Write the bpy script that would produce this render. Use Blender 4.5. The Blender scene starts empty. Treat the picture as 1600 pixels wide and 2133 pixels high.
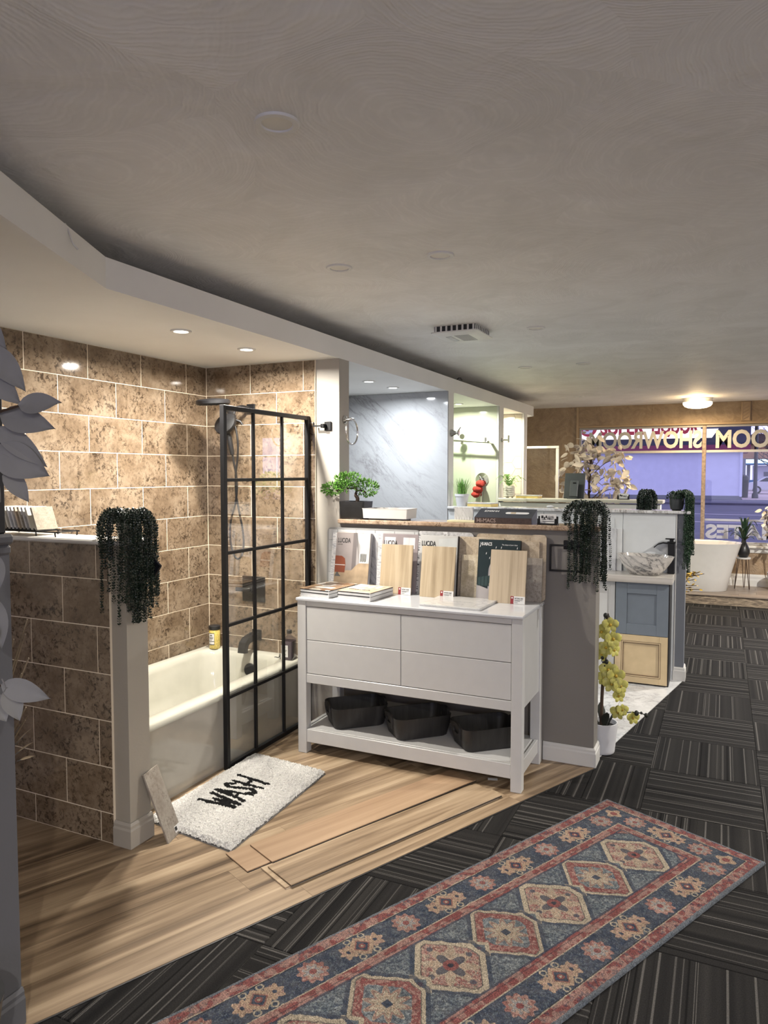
import bpy, bmesh, math, random
import numpy as np
from mathutils import Vector, Matrix, Euler

R = math.radians
SC = bpy.context.scene
COL = SC.collection

# ------------------------------------------------------------------ camera
cam_d = bpy.data.cameras.new('camera')
cam = bpy.data.objects.new('camera', cam_d)
COL.objects.link(cam)
cam.location = (0, 0, 1.6)
cam.rotation_euler = (R(90 - 3.08), 0, R(25.08))
cam_d.sensor_fit = 'HORIZONTAL'
cam_d.sensor_width = 36.0
cam_d.lens = 36.0 * 1508.0 / 1600.0
cam_d.clip_start = 0.02
cam_d.clip_end = 400
SC.camera = cam

# ------------------------------------------------------------------ world, exposure
SC.view_settings.view_transform = 'Standard'
SC.view_settings.look = 'None'
SC.view_settings.gamma = 1.0
SC.view_settings.use_curve_mapping = False
SC.view_settings.exposure = 0.25
W = bpy.data.worlds.new('dusk_sky')
SC.world = W
W.use_nodes = True
bg = W.node_tree.nodes['Background']
bg.inputs['Color'].default_value = (0.50, 0.50, 0.86, 1)
bg.inputs['Strength'].default_value = 1.9

BAY_POWER = 40.0     # watts of each lit downlight
FILL_POWER = 52.0    # base watts of the added fill downlights out of view
WINDOW_POWER = 30.0

def area(name, loc, rot, size, power, color, size_y=None, disk=False, spread=180):
    d = bpy.data.lights.new(name, 'AREA')
    d.energy = power
    d.color = color
    d.size = size
    d.spread = R(spread)
    if disk:
        d.shape = 'DISK'
    elif size_y:
        d.shape = 'RECTANGLE'
        d.size_y = size_y
    o = bpy.data.objects.new(name, d)
    o.location = loc
    o.rotation_euler = rot
    COL.objects.link(o)
    return o

# dusk daylight falling through the shop window in the back wall behind the camera
area('window_daylight', (1.0, -2.9, 1.5), (R(90), 0, 0), 3.2, WINDOW_POWER, (0.82, 0.83, 1.0), size_y=1.5)

# ------------------------------------------------------------------ node helpers
def new_mat(name):
    m = bpy.data.materials.new(name)
    m.use_nodes = True
    nt = m.node_tree
    b = nt.nodes['Principled BSDF']
    return m, nt, b

def nd(nt, t, **kw):
    n = nt.nodes.new(t)
    for k, v in kw.items():
        if k.startswith('i_'):
            key = k[2:]
            key = int(key) if key.isdigit() else key.replace('_', ' ')
            n.inputs[key].default_value = v
        else:
            setattr(n, k, v)
    return n

def lk(nt, a, b):
    nt.links.new(a, b)

def ramp(nt, fac, stops, interp='LINEAR'):
    r = nt.nodes.new('ShaderNodeValToRGB')
    r.color_ramp.interpolation = interp
    el = r.color_ramp.elements
    while len(el) > 1:
        el.remove(el[0])
    el[0].position = stops[0][0]
    el[0].color = c4(stops[0][1])
    for p, c in stops[1:]:
        e = el.new(p)
        e.color = c4(c)
    if fac is not None:
        lk(nt, fac, r.inputs[0])
    return r.outputs[0]

def c4(c):
    if isinstance(c, (int, float)):
        return (c, c, c, 1)
    return tuple(c)[:3] + (1,)

def mixc(nt, fac, a, b, mode='MIX'):
    n = nt.nodes.new('ShaderNodeMix')
    n.data_type = 'RGBA'
    n.blend_type = mode
    for i, v in ((0, fac), (6, a), (7, b)):
        if hasattr(v, 'is_output'):
            lk(nt, v, n.inputs[i])
        elif i == 0:
            n.inputs[i].default_value = v
        else:
            n.inputs[i].default_value = c4(v)
    return n.outputs[2]

def math_(nt, op, a, b=None, c=None):
    n = nt.nodes.new('ShaderNodeMath')
    n.operation = op
    for i, v in enumerate((a, b, c)):
        if v is None:
            continue
        if hasattr(v, 'is_output'):
            lk(nt, v, n.inputs[i])
        else:
            n.inputs[i].default_value = v
    return n.outputs[0]

def noise(nt, vec, scale, detail=3, rough=0.5, dist=0.0):
    n = nt.nodes.new('ShaderNodeTexNoise')
    n.inputs['Scale'].default_value = scale
    n.inputs['Detail'].default_value = detail
    n.inputs['Roughness'].default_value = rough
    n.inputs['Distortion'].default_value = dist
    if vec is not None:
        lk(nt, vec, n.inputs['Vector'])
    return n.outputs[0]

def mapping(nt, vec, loc=(0, 0, 0), rot=(0, 0, 0), scale=(1, 1, 1)):
    n = nt.nodes.new('ShaderNodeMapping')
    n.inputs['Location'].default_value = loc
    n.inputs['Rotation'].default_value = rot
    n.inputs['Scale'].default_value = scale
    lk(nt, vec, n.inputs['Vector'])
    return n.outputs[0]

def world_pos(nt):
    return nt.nodes.new('ShaderNodeNewGeometry').outputs['Position']

def obj_pos(nt, jitter=0.0):
    v = nt.nodes.new('ShaderNodeTexCoord').outputs['Object']
    if jitter:
        oi = nt.nodes.new('ShaderNodeObjectInfo')
        k = math_(nt, 'MULTIPLY', oi.outputs['Random'], jitter)
        cb = nt.nodes.new('ShaderNodeCombineXYZ')
        for i in range(3):
            lk(nt, k, cb.inputs[i])
        a = nt.nodes.new('ShaderNodeVectorMath')
        a.operation = 'ADD'
        lk(nt, v, a.inputs[0])
        lk(nt, cb.outputs[0], a.inputs[1])
        v = a.outputs[0]
    return v

def bump(nt, bsdf, h, strength=0.3, dist=0.01):
    n = nt.nodes.new('ShaderNodeBump')
    n.inputs['Strength'].default_value = strength
    n.inputs['Distance'].default_value = dist
    lk(nt, h, n.inputs['Height'])
    lk(nt, n.outputs[0], bsdf.inputs['Normal'])

_plain = {}
def plain(name, col, rough=0.5, metal=0.0, spec=0.5, vary=0.06, scale=14.0, bumps=0.0, coat=0.0, sheen=0.0):
    """A procedural material: one colour with a faint mottling."""
    if name in _plain:
        return _plain[name]
    m, nt, b = new_mat(name)
    n = noise(nt, obj_pos(nt), scale, 3)
    a = tuple(max(0, c * (1 - vary)) for c in col)
    d = tuple(min(1, c * (1 + vary)) for c in col)
    lk(nt, ramp(nt, n, [(0.3, a), (0.7, d)]), b.inputs['Base Color'])
    b.inputs['Roughness'].default_value = rough
    b.inputs['Metallic'].default_value = metal
    b.inputs['Specular IOR Level'].default_value = spec
    if coat:
        b.inputs['Coat Weight'].default_value = coat
        b.inputs['Coat Roughness'].default_value = 0.05
    if sheen:
        b.inputs['Sheen Weight'].default_value = sheen
    if bumps:
        bump(nt, b, noise(nt, obj_pos(nt), scale * 8, 2), bumps, 0.004)
    _plain[name] = m
    return m

def emis(name, col, strength):
    m, nt, b = new_mat(name)
    b.inputs['Base Color'].default_value = c4(col)
    b.inputs['Emission Color'].default_value = c4(col)
    b.inputs['Emission Strength'].default_value = strength
    n = noise(nt, obj_pos(nt), 5, 1)
    lk(nt, ramp(nt, n, [(0, tuple(c * .96 for c in col)), (1, col)]), b.inputs['Base Color'])
    return m

def glass_mat(name, tint=(0.985, 0.99, 0.985), refl=0.22):
    m, nt, b = new_mat(name)
    out = nt.nodes['Material Output']
    t = nt.nodes.new('ShaderNodeBsdfTransparent')
    t.inputs[0].default_value = c4(tint)
    g = nt.nodes.new('ShaderNodeBsdfGlossy')
    g.inputs['Roughness'].default_value = 0.01
    g.inputs['Color'].default_value = (1, 1, 1, 1)
    lw = nt.nodes.new('ShaderNodeFresnel')
    lw.inputs[0].default_value = 1.45
    f = math_(nt, 'MULTIPLY', lw.outputs[0], refl)
    mx = nt.nodes.new('ShaderNodeMixShader')
    lk(nt, f, mx.inputs[0])
    lk(nt, t.outputs[0], mx.inputs[1])
    lk(nt, g.outputs[0], mx.inputs[2])
    lk(nt, mx.outputs[0], out.inputs['Surface'])
    return m

# ------------------------------------------------------------------ mesh helpers
class MB:
    def __init__(s):
        s.v = []
        s.f = []
    def add(s, vs, fs, M=None):
        o = len(s.v)
        if M is not None:
            vs = [tuple(M @ Vector(p)) for p in vs]
        s.v += [tuple(p) for p in vs]
        s.f += [tuple(i + o for i in f) for f in fs]
        return s
    def box(s, x0, x1, y0, y1, z0, z1, M=None):
        vs = [(x0, y0, z0), (x1, y0, z0), (x1, y1, z0), (x0, y1, z0), (x0, y0, z1), (x1, y0, z1), (x1, y1, z1), (x0, y1, z1)]
        fs = [(0, 3, 2, 1), (4, 5, 6, 7), (0, 1, 5, 4), (1, 2, 6, 5), (2, 3, 7, 6), (3, 0, 4, 7)]
        return s.add(vs, fs, M)
    def cbox(s, x0, x1, y0, y1, z0, z1, b=0.003, M=None):
        """box with chamfered edges"""
        b = min(b, (x1 - x0) * .45, (y1 - y0) * .45, (z1 - z0) * .45)
        vs = []
        idx = {}
        for i, X in enumerate((x0, x1)):
            for j, Y in enumerate((y0, y1)):
                for k, Z in enumerate((z0, z1)):
                    dx = b if i == 0 else -b
                    dy = b if j == 0 else -b
                    dz = b if k == 0 else -b
                    idx[i, j, k, 'x'] = len(vs); vs.append((X, Y + dy, Z + dz))
                    idx[i, j, k, 'y'] = len(vs); vs.append((X + dx, Y, Z + dz))
                    idx[i, j, k, 'z'] = len(vs); vs.append((X + dx, Y + dy, Z))
        I = idx
        fs = []
        fs.append((I[0, 0, 0, 'x'], I[0, 0, 1, 'x'], I[0, 1, 1, 'x'], I[0, 1, 0, 'x']))
        fs.append((I[1, 0, 0, 'x'], I[1, 1, 0, 'x'], I[1, 1, 1, 'x'], I[1, 0, 1, 'x']))
        fs.append((I[0, 0, 0, 'y'], I[1, 0, 0, 'y'], I[1, 0, 1, 'y'], I[0, 0, 1, 'y']))
        fs.append((I[0, 1, 0, 'y'], I[0, 1, 1, 'y'], I[1, 1, 1, 'y'], I[1, 1, 0, 'y']))
        fs.append((I[0, 0, 0, 'z'], I[0, 1, 0, 'z'], I[1, 1, 0, 'z'], I[1, 0, 0, 'z']))
        fs.append((I[0, 0, 1, 'z'], I[1, 0, 1, 'z'], I[1, 1, 1, 'z'], I[0, 1, 1, 'z']))
        for i in (0, 1):
            for j in (0, 1):
                fs.append((I[i, j, 0, 'x'], I[i, j, 1, 'x'], I[i, j, 1, 'y'], I[i, j, 0, 'y']))
        for i in (0, 1):
            for k in (0, 1):
                fs.append((I[i, 0, k, 'x'], I[i, 1, k, 'x'], I[i, 1, k, 'z'], I[i, 0, k, 'z']))
        for j in (0, 1):
            for k in (0, 1):
                fs.append((I[0, j, k, 'y'], I[1, j, k, 'y'], I[1, j, k, 'z'], I[0, j, k, 'z']))
        for i in (0, 1):
            for j in (0, 1):
                for k in (0, 1):
                    fs.append((I[i, j, k, 'x'], I[i, j, k, 'y'], I[i, j, k, 'z']))
        return s.add(vs, fs, M)
    def prism(s, poly, a0, a1, axis='z', M=None):
        n = len(poly)
        def P(p, a):
            if axis == 'z': return (p[0], p[1], a)
            if axis == 'y': return (p[0], a, p[1])
            return (a, p[0], p[1])
        vs = [P(p, a0) for p in poly] + [P(p, a1) for p in poly]
        fs = [tuple(range(n))[::-1], tuple(range(n, 2 * n))]
        for i in range(n):
            j = (i + 1) % n
            fs.append((i, j, n + j, n + i))
        return s.add(vs, fs, M)
    def loft(s, loops, cap0=True, cap1=True, M=None):
        n = len(loops[0])
        vs = [p for l in loops for p in l]
        fs = []
        for k in range(len(loops) - 1):
            for i in range(n):
                j = (i + 1) % n
                fs.append((k * n + i, k * n + j, (k + 1) * n + j, (k + 1) * n + i))
        if cap0: fs.append(tuple(range(n))[::-1])
        if cap1: fs.append(tuple(range((len(loops) - 1) * n, len(loops) * n)))
        return s.add(vs, fs, M)
    def lathe(s, prof, n=24, c=(0, 0, 0), M=None, cap0=True, cap1=True):
        loops = []
        for r, z in prof:
            loops.append([(c[0] + r * math.cos(2 * math.pi * i / n), c[1] + r * math.sin(2 * math.pi * i / n), c[2] + z) for i in range(n)])
        return s.loft(loops, cap0, cap1, M)
    def tube(s, path, r, n=8, M=None, cap=True, flat=None):
        path = [Vector(p) for p in path]
        rs = r if isinstance(r, (list, tuple)) else [r] * len(path)
        loops = []
        up = None
        for i, p in enumerate(path):
            t = (path[min(i + 1, len(path) - 1)] - path[max(i - 1, 0)]).normalized()
            if up is None:
                up = Vector((0, 0, 1)) if abs(t.z) < .9 else Vector((1, 0, 0))
            a = t.cross(up)
            if a.length < 1e-6:
                a = t.orthogonal()
            a.normalize()
            up = a.cross(t).normalized()
            k = flat if flat else 1.0
            loops.append([tuple(p + (a * math.cos(2 * math.pi * j / n) + up * k * math.sin(2 * math.pi * j / n)) * rs[i]) for j in range(n)])
        return s.loft(loops, cap, cap, M)
    def torus(s, c, Rr, r, M3=None, n=32, m=8):
        loops = []
        vs = []
        fs = []
        for i in range(n):
            a = 2 * math.pi * i / n
            for j in range(m):
                b = 2 * math.pi * j / m
                p = Vector(((Rr + r * math.cos(b)) * math.cos(a), (Rr + r * math.cos(b)) * math.sin(a), r * math.sin(b)))
                if M3 is not None:
                    p = M3 @ p
                vs.append(tuple(p + Vector(c)))
        for i in range(n):
            for j in range(m):
                fs.append((i * m + j, ((i + 1) % n) * m + j, ((i + 1) % n) * m + (j + 1) % m, i * m + (j + 1) % m))
        return s.add(vs, fs)
    def ball(s, c, rx, ry=None, rz=None, n=10, m=6, M=None):
        ry = rx if ry is None else ry
        rz = rx if rz is None else rz
        vs = [(c[0], c[1], c[2] - rz)]
        for k in range(1, m):
            ph = -math.pi / 2 + math.pi * k / m
            for i in range(n):
                a = 2 * math.pi * i / n
                vs.append((c[0] + rx * math.cos(ph) * math.cos(a), c[1] + ry * math.cos(ph) * math.sin(a), c[2] + rz * math.sin(ph)))
        vs.append((c[0], c[1], c[2] + rz))
        fs = []
        for i in range(n):
            fs.append((0, 1 + (i + 1) % n, 1 + i))
        for k in range(m - 2):
            for i in range(n):
                a = 1 + k * n
                fs.append((a + i, a + (i + 1) % n, a + n + (i + 1) % n, a + n + i))
        t = 1 + (m - 1) * n
        for i in range(n):
            fs.append((t, t - n + i, t - n + (i + 1) % n))
        return s.add(vs, fs, M)
    def build(s, name, mat, parent=None, smooth=None, **kw):
        me = bpy.data.meshes.new(name)
        me.from_pydata(s.v, [], s.f)
        me.validate()
        if smooth:
            me.shade_smooth()
            me.set_sharp_from_angle(angle=R(smooth))
        if mat is not None:
            for m in (mat if isinstance(mat, (list, tuple)) else [mat]):
                me.materials.append(m)
        return link(name, me, parent, **kw)

def link(name, me, parent=None, loc=None, rot=None):
    o = bpy.data.objects.new(name, me)
    COL.objects.link(o)
    if parent is not None:
        o.parent = parent
    if loc is not None:
        o.location = loc
    if rot is not None:
        o.rotation_euler = rot
    return o

def fix_normals(o):
    bm = bmesh.new()
    bm.from_mesh(o.data)
    bmesh.ops.recalc_face_normals(bm, faces=bm.faces)
    bm.to_mesh(o.data)
    bm.free()
    return o

def tag(o, label, cat, group=None):
    o['label'] = label
    o['category'] = cat
    if group:
        o['group'] = group
    return o

def thing(name, label, cat, loc=(0, 0, 0), rotz=0.0, group=None, rot=None):
    o = bpy.data.objects.new(name, None)
    o.empty_display_size = 0.05
    COL.objects.link(o)
    o.location = loc
    o.rotation_euler = rot if rot is not None else (0, 0, rotz)
    return tag(o, label, cat, group)

def struct(o):
    o['kind'] = 'structure'
    return o

def B(name, x0, x1, y0, y1, z0, z1, mat, parent=None, b=0.0):
    m = MB()
    if b:
        m.cbox(x0, x1, y0, y1, z0, z1, b)
    else:
        m.box(x0, x1, y0, y1, z0, z1)
    return m.build(name, mat, parent)

def copy_tree(o, parent=None, mats=None):
    c = o.copy()
    COL.objects.link(c)
    c.parent = parent
    for ch in list(o.children):
        copy_tree(ch, c)
    return c

def clip_poly(poly, a, b, c):
    """keep the side a*x+b*y<=c of a convex polygon"""
    out = []
    n = len(poly)
    for i in range(n):
        p, q = poly[i], poly[(i + 1) % n]
        dp, dq = a * p[0] + b * p[1] - c, a * q[0] + b * q[1] - c
        if dp <= 0:
            out.append(p)
        if (dp < 0 < dq) or (dq < 0 < dp):
            t = dp / (dp - dq)
            out.append((p[0] + (q[0] - p[0]) * t, p[1] + (q[1] - p[1]) * t))
    return out

def poly_area(p):
    return abs(sum(p[i][0] * p[(i + 1) % len(p)][1] - p[(i + 1) % len(p)][0] * p[i][1] for i in range(len(p)))) / 2 if len(p) > 2 else 0

def rrect(x0, x1, y0, y1, r, n=5):
    pts = []
    for cx, cy, a0 in ((x1 - r, y1 - r, 0), (x0 + r, y1 - r, 90), (x0 + r, y0 + r, 180), (x1 - r, y0 + r, 270)):
        for i in range(n + 1):
            a = R(a0 + 90 * i / n)
            pts.append((cx + r * math.cos(a), cy + r * math.sin(a)))
    return pts

def text_mesh(name, body, mat, parent, M, size=0.1, bold=0.0, depth=0.0005, width=None, align='LEFT', spacing=1.0):
    """flat lettering as a mesh; M places the text's x right, y up plane"""
    cu = bpy.data.curves.new(name, 'FONT')
    cu.body = body
    cu.size = size
    cu.extrude = depth
    cu.offset = bold
    cu.align_x = align
    cu.space_character = spacing
    cu.resolution_u = 3
    t = bpy.data.objects.new(name, cu)
    COL.objects.link(t)
    dg = bpy.context.evaluated_depsgraph_get()
    me = bpy.data.meshes.new_from_object(t.evaluated_get(dg))
    bpy.data.objects.remove(t)
    bpy.data.curves.remove(cu)
    if width:
        xs = [v.co.x for v in me.vertices]
        k = width / (max(xs) - min(xs))
        x0 = min(xs)
        for v in me.vertices:
            v.co.x = (v.co.x - x0) * k
    me.transform(M)
    me.name = name
    me.materials.clear()
    me.materials.append(mat)
    return link(name, me, parent)
# ------------------------------------------------------------------ materials
def m_ceiling():
    m, nt, b = new_mat('swirl_plaster_ceiling')
    p = world_pos(nt)
    wob = noise(nt, p, 1.1, 2)
    ad = nt.nodes.new('ShaderNodeVectorMath'); ad.operation = 'ADD'
    sc = nt.nodes.new('ShaderNodeVectorMath'); sc.operation = 'SCALE'
    nz = nt.nodes.new('ShaderNodeTexNoise'); nz.inputs['Scale'].default_value = 1.3; lk(nt, p, nz.inputs['Vector'])
    lk(nt, nz.outputs['Color'], sc.inputs[0]); sc.inputs['Scale'].default_value = 0.5
    lk(nt, p, ad.inputs[0]); lk(nt, sc.outputs[0], ad.inputs[1])
    fl = mapping(nt, ad.outputs[0], scale=(1, 1, 0))
    vo = nt.nodes.new('ShaderNodeTexVoronoi'); vo.inputs['Scale'].default_value = 1.5
    lk(nt, fl, vo.inputs['Vector'])
    # two overlapping fans of trowel arcs
    d1 = vo.outputs['Distance']
    s1 = math_(nt, 'SINE', math_(nt, 'ADD', math_(nt, 'MULTIPLY', d1, 150.0), math_(nt, 'MULTIPLY', noise(nt, p, 5, 4), 16.0)))
    s2 = math_(nt, 'SINE', math_(nt, 'ADD', math_(nt, 'MULTIPLY', d1, 420.0), math_(nt, 'MULTIPLY', noise(nt, p, 7, 4), 30.0)))
    sw = math_(nt, 'ADD', math_(nt, 'MULTIPLY', s1, 0.5), math_(nt, 'MULTIPLY', s2, 0.4))
    blot = noise(nt, p, 3.2, 4, 0.6, 0.8)
    sep = nt.nodes.new('ShaderNodeSeparateColor'); lk(nt, vo.outputs['Color'], sep.inputs[0])
    cell = sep.outputs[0]
    tone = math_(nt, 'ADD', math_(nt, 'MULTIPLY', blot, 0.82), math_(nt, 'MULTIPLY', cell, 0.18))
    col = ramp(nt, tone, [(0.3, (0.76, 0.745, 0.715)), (0.52, (0.83, 0.815, 0.79)), (0.75, (0.89, 0.88, 0.86))])
    arc = ramp(nt, sw, [(0.0, (0.965, 0.965, 0.965)), (0.9, (1.02, 1.02, 1.02))])
    lk(nt, mixc(nt, 0.8, col, arc, 'MULTIPLY'), b.inputs['Base Color'])
    b.inputs['Roughness'].default_value = 0.62
    b.inputs['Specular IOR Level'].default_value = 0.25
    h = math_(nt, 'ADD', math_(nt, 'MULTIPLY', sw, 0.10), math_(nt, 'ADD', math_(nt, 'MULTIPLY', cell, 0.25), math_(nt, 'MULTIPLY', blot, 2.2)))
    bump(nt, b, h, 0.6, 0.010)
    return m
M_CEIL = m_ceiling()

def m_stone_tile(name, cols, gloss=0.07, scl=1.0, bumpy=0.0):
    m, nt, b = new_mat(name)
    g = nt.nodes.new('ShaderNodeNewGeometry').outputs['Position']
    oi = nt.nodes.new('ShaderNodeObjectInfo')
    cb = nt.nodes.new('ShaderNodeCombineXYZ')
    lk(nt, math_(nt, 'MULTIPLY', oi.outputs['Random'], 7.0), cb.inputs[0])
    lk(nt, math_(nt, 'MULTIPLY', oi.outputs['Random'], 31.0), cb.inputs[1])
    lk(nt, math_(nt, 'MULTIPLY', oi.outputs['Random'], 13.0), cb.inputs[2])
    a = nt.nodes.new('ShaderNodeVectorMath'); a.operation = 'ADD'
    lk(nt, g, a.inputs[0]); lk(nt, cb.outputs[0], a.inputs[1])
    p = a.outputs[0]
    big = noise(nt, p, 6.0 * scl, 7, 0.68, 0.35)
    base = ramp(nt, big, [(0.28, cols[0]), (0.45, cols[1]), (0.58, cols[2]), (0.75, cols[3])])
    fine = noise(nt, p, 46 * scl, 8, 0.76, 0.5)
    spots = ramp(nt, fine, [(0.43, (1, 1, 1)), (0.505, (0, 0, 0))])
    mask = ramp(nt, noise(nt, p, 8.0 * scl, 5, 0.65, 0.6), [(0.40, (0.20,) * 3), (0.60, (0.92,) * 3)])
    f = mixc(nt, 1.0, spots, mask, 'MULTIPLY')
    bw = nt.nodes.new('ShaderNodeRGBToBW'); lk(nt, f, bw.inputs[0])
    c2 = mixc(nt, bw.outputs[0], base, cols[4])
    lk(nt, c2, b.inputs['Base Color'])
    b.inputs['Roughness'].default_value = gloss
    b.inputs['Specular IOR Level'].default_value = 0.55
    if bumpy:
        bump(nt, b, noise(nt, p, 7, 2), bumpy, 0.01)
    return m
M_BTILE = m_stone_tile('brown_stone_tile', [(0.110, 0.075, 0.047), (0.182, 0.131, 0.086), (0.242, 0.182, 0.126), (0.31, 0.242, 0.174), (0.034, 0.022, 0.013)], 0.06, 1.0, 0.05)
M_BEIGE = m_stone_tile('beige_stone_sample', [(0.36, 0.29, 0.20), (0.44, 0.36, 0.26), (0.52, 0.44, 0.33), (0.60, 0.53, 0.41), (0.33, 0.26, 0.18)], 0.35, 2.2)
M_GREYSTONE = m_stone_tile('grey_stone_sample', [(0.30, 0.29, 0.28), (0.45, 0.45, 0.45), (0.58, 0.58, 0.58), (0.70, 0.70, 0.70), (0.25, 0.24, 0.23)], 0.35, 1.6)
M_SLATE = m_stone_tile('slate_tile_sample', [(0.22, 0.19, 0.155), (0.29, 0.255, 0.215), (0.34, 0.31, 0.265), (0.42, 0.385, 0.33), (0.19, 0.16, 0.13)], 0.4, 1.6)
M_LEDGE = m_stone_tile('brown_marble_ledge', [(0.20, 0.13, 0.09), (0.36, 0.26, 0.18), (0.45, 0.35, 0.26), (0.55, 0.45, 0.36), (0.14, 0.09, 0.06)], 0.15, 1.5)
M_GRAN = m_stone_tile('speckled_quartz', [(0.30, 0.265, 0.205), (0.36, 0.32, 0.25), (0.41, 0.37, 0.295), (0.47, 0.435, 0.365), (0.20, 0.17, 0.13)], 0.3, 5.0)

def m_marble(name, base, vein, rot=0.6, scale=1.0, gloss=0.08, strength=0.75, coords='world'):
    m, nt, b = new_mat(name)
    p = world_pos(nt) if coords == 'world' else obj_pos(nt, 5.0)
    q = mapping(nt, mapping(nt, p, rot=(0.15, rot, 0.2)), scale=(2.2 * scale, 2.2 * scale, 0.5 * scale))
    n1 = noise(nt, q, 2.6, 8, 0.62, 0.5)
    v1 = ramp(nt, math_(nt, 'ABSOLUTE', math_(nt, 'SUBTRACT', n1, 0.5)), [(0.0, (1,) * 3), (0.014, (0.5,) * 3), (0.05, (0,) * 3)])
    n2 = noise(nt, q, 5.5, 8, 0.66, 0.9)
    v2 = ramp(nt, math_(nt, 'ABSOLUTE', math_(nt, 'SUBTRACT', n2, 0.52)), [(0.0, (0.7,) * 3), (0.015, (0,) * 3)])
    soft = ramp(nt, noise(nt, q, 1.6, 4), [(0.38, (0.35,) * 3), (0.65, (0,) * 3)])
    mask = ramp(nt, noise(nt, p, 2.0, 3), [(0.4, (0.15,) * 3), (0.62, (1,) * 3)])
    f = mixc(nt, 1.0, mixc(nt, 1.0, mixc(nt, 1.0, v1, v2, 'ADD'), mask, 'MULTIPLY'), soft, 'ADD')
    bw = nt.nodes.new('ShaderNodeRGBToBW'); lk(nt, f, bw.inputs[0])
    lk(nt, mixc(nt, math_(nt, 'MULTIPLY', bw.outputs[0], strength), base, vein), b.inputs['Base Color'])
    b.inputs['Roughness'].default_value = gloss
    return m
M_MARBLE = m_marble('white_marble_panel', (0.44, 0.45, 0.46), (0.22, 0.215, 0.22), 0.80, 0.9, 0.08, 0.65)
M_MFLOOR = m_marble('marble_floor_tile', (0.60, 0.60, 0.595), (0.26, 0.26, 0.26), 0.3, 1.4, 0.12, 0.8)
M_MSMALL = m_marble('grey_marble_sample', (0.56, 0.56, 0.56), (0.20, 0.20, 0.20), 0.5, 3.5, 0.2, 0.95)
M_SINK = m_marble('veined_white_basin', (0.66, 0.62, 0.57), (0.17, 0.165, 0.16), 0.9, 1.9, 0.08, 1.0)
M_MLEDGE = m_marble('white_marble_sill', (0.72, 0.72, 0.71), (0.25, 0.23, 0.21), 0.2, 2.0, 0.12, 0.8)
M_CALAC = m_marble('pale_marble_sample', (0.56, 0.555, 0.54), (0.36, 0.36, 0.37), 0.7, 1.8, 0.12, 0.8)

def m_wood(name, cols, gl=0.4, along='X', streak=26.0, scale=1.0, contrast=1.0):
    m, nt, b = new_mat(name)
    p = obj_pos(nt, 40.0)
    s = {'X': (0.9, streak, streak), 'Y': (streak, 0.9, streak), 'Z': (streak, streak, 0.9)}[along]
    q = mapping(nt, p, scale=tuple(k * scale for k in s))
    n1 = noise(nt, q, 1.0, 6, 0.6, 0.6)
    s2 = tuple(k * (0.38 if k < 2 else 0.23) * scale for k in s)
    n2 = noise(nt, mapping(nt, p, scale=s2), 1.0, 4, 0.55, 1.1)
    t = math_(nt, 'ADD', math_(nt, 'MULTIPLY', n1, 0.45), math_(nt, 'MULTIPLY', n2, 0.55))
    k = 0.5
    st = [(k - 0.16 * contrast, cols[0]), (k - 0.05 * contrast, cols[1]), (k + 0.06 * contrast, cols[2]), (k + 0.17 * contrast, cols[3])]
    st = [(min(max(a, 0), 1), c) for a, c in st]
    lk(nt, ramp(nt, t, st), b.inputs['Base Color'])
    b.inputs['Roughness'].default_value = gl
    b.inputs['Specular IOR Level'].default_value = 0.4
    bump(nt, b, n1, 0.08, 0.003)
    return m
M_VINYL = m_wood('vinyl_plank', [(0.080, 0.052, 0.031), (0.215, 0.150, 0.092), (0.365, 0.270, 0.174), (0.50, 0.39, 0.266)], 0.38, 'X', 20.0, 1.0, 0.85)
M_VINYL2 = m_wood('grey_brown_plank', [(0.16, 0.125, 0.095), (0.22, 0.175, 0.14), (0.29, 0.24, 0.195), (0.36, 0.31, 0.26)], 0.4, 'X', 20.0)
M_OAKP = m_wood('tan_oak_plank', [(0.25, 0.160, 0.095), (0.31, 0.205, 0.125), (0.36, 0.245, 0.152), (0.41, 0.285, 0.182)], 0.45, 'X', 30.0)
M_OAKL = m_wood('light_oak_sample', [(0.30, 0.23, 0.145), (0.38, 0.30, 0.195), (0.43, 0.345, 0.23), (0.48, 0.39, 0.27)], 0.5, 'Z', 24.0, 1.6, 0.55)
M_ASH = m_wood('pale_ash_sample', [(0.33, 0.265, 0.18), (0.42, 0.34, 0.24), (0.47, 0.385, 0.275), (0.51, 0.425, 0.31)], 0.5, 'Z', 60.0, 1.6, 0.7)
M_COUNTER = m_wood('greige_countertop', [(0.33, 0.30, 0.27), (0.43, 0.40, 0.36), (0.50, 0.465, 0.43), (0.58, 0.545, 0.51)], 0.3, 'X', 26.0)
M_BASKET = m_wood('charcoal_basket', [(0.012, 0.011, 0.011), (0.020, 0.019, 0.018), (0.03, 0.028, 0.027), (0.045, 0.042, 0.04)], 0.5, 'Z', 40.0, 1.0)

def m_paint(name, col, rough=0.55, tex=0.12, bscale=90):
    m, nt, b = new_mat(name)
    p = world_pos(nt)
    n = noise(nt, p, 2.5, 4)
    lk(nt, ramp(nt, n, [(0.3, tuple(c * 0.96 for c in col)), (0.7, tuple(min(1, c * 1.03) for c in col))]), b.inputs['Base Color'])
    b.inputs['Roughness'].default_value = rough
    b.inputs['Specular IOR Level'].default_value = 0.35
    bump(nt, b, noise(nt, p, bscale, 3), tex, 0.003)
    return m
M_WHITE = m_paint('soffit_white_paint', (0.80, 0.795, 0.775), 0.6)
M_CREAM = m_paint('cream_wall_paint', (0.40, 0.375, 0.335), 0.5)
M_GREIGE = m_paint('greige_wall_paint', (0.21, 0.195, 0.175), 0.5)
M_PILLAR = m_paint('taupe_pillar_paint', (0.36, 0.33, 0.28), 0.5)
M_NEAR = m_paint('mauve_grey_paint', (0.105, 0.105, 0.115), 0.5)
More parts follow.
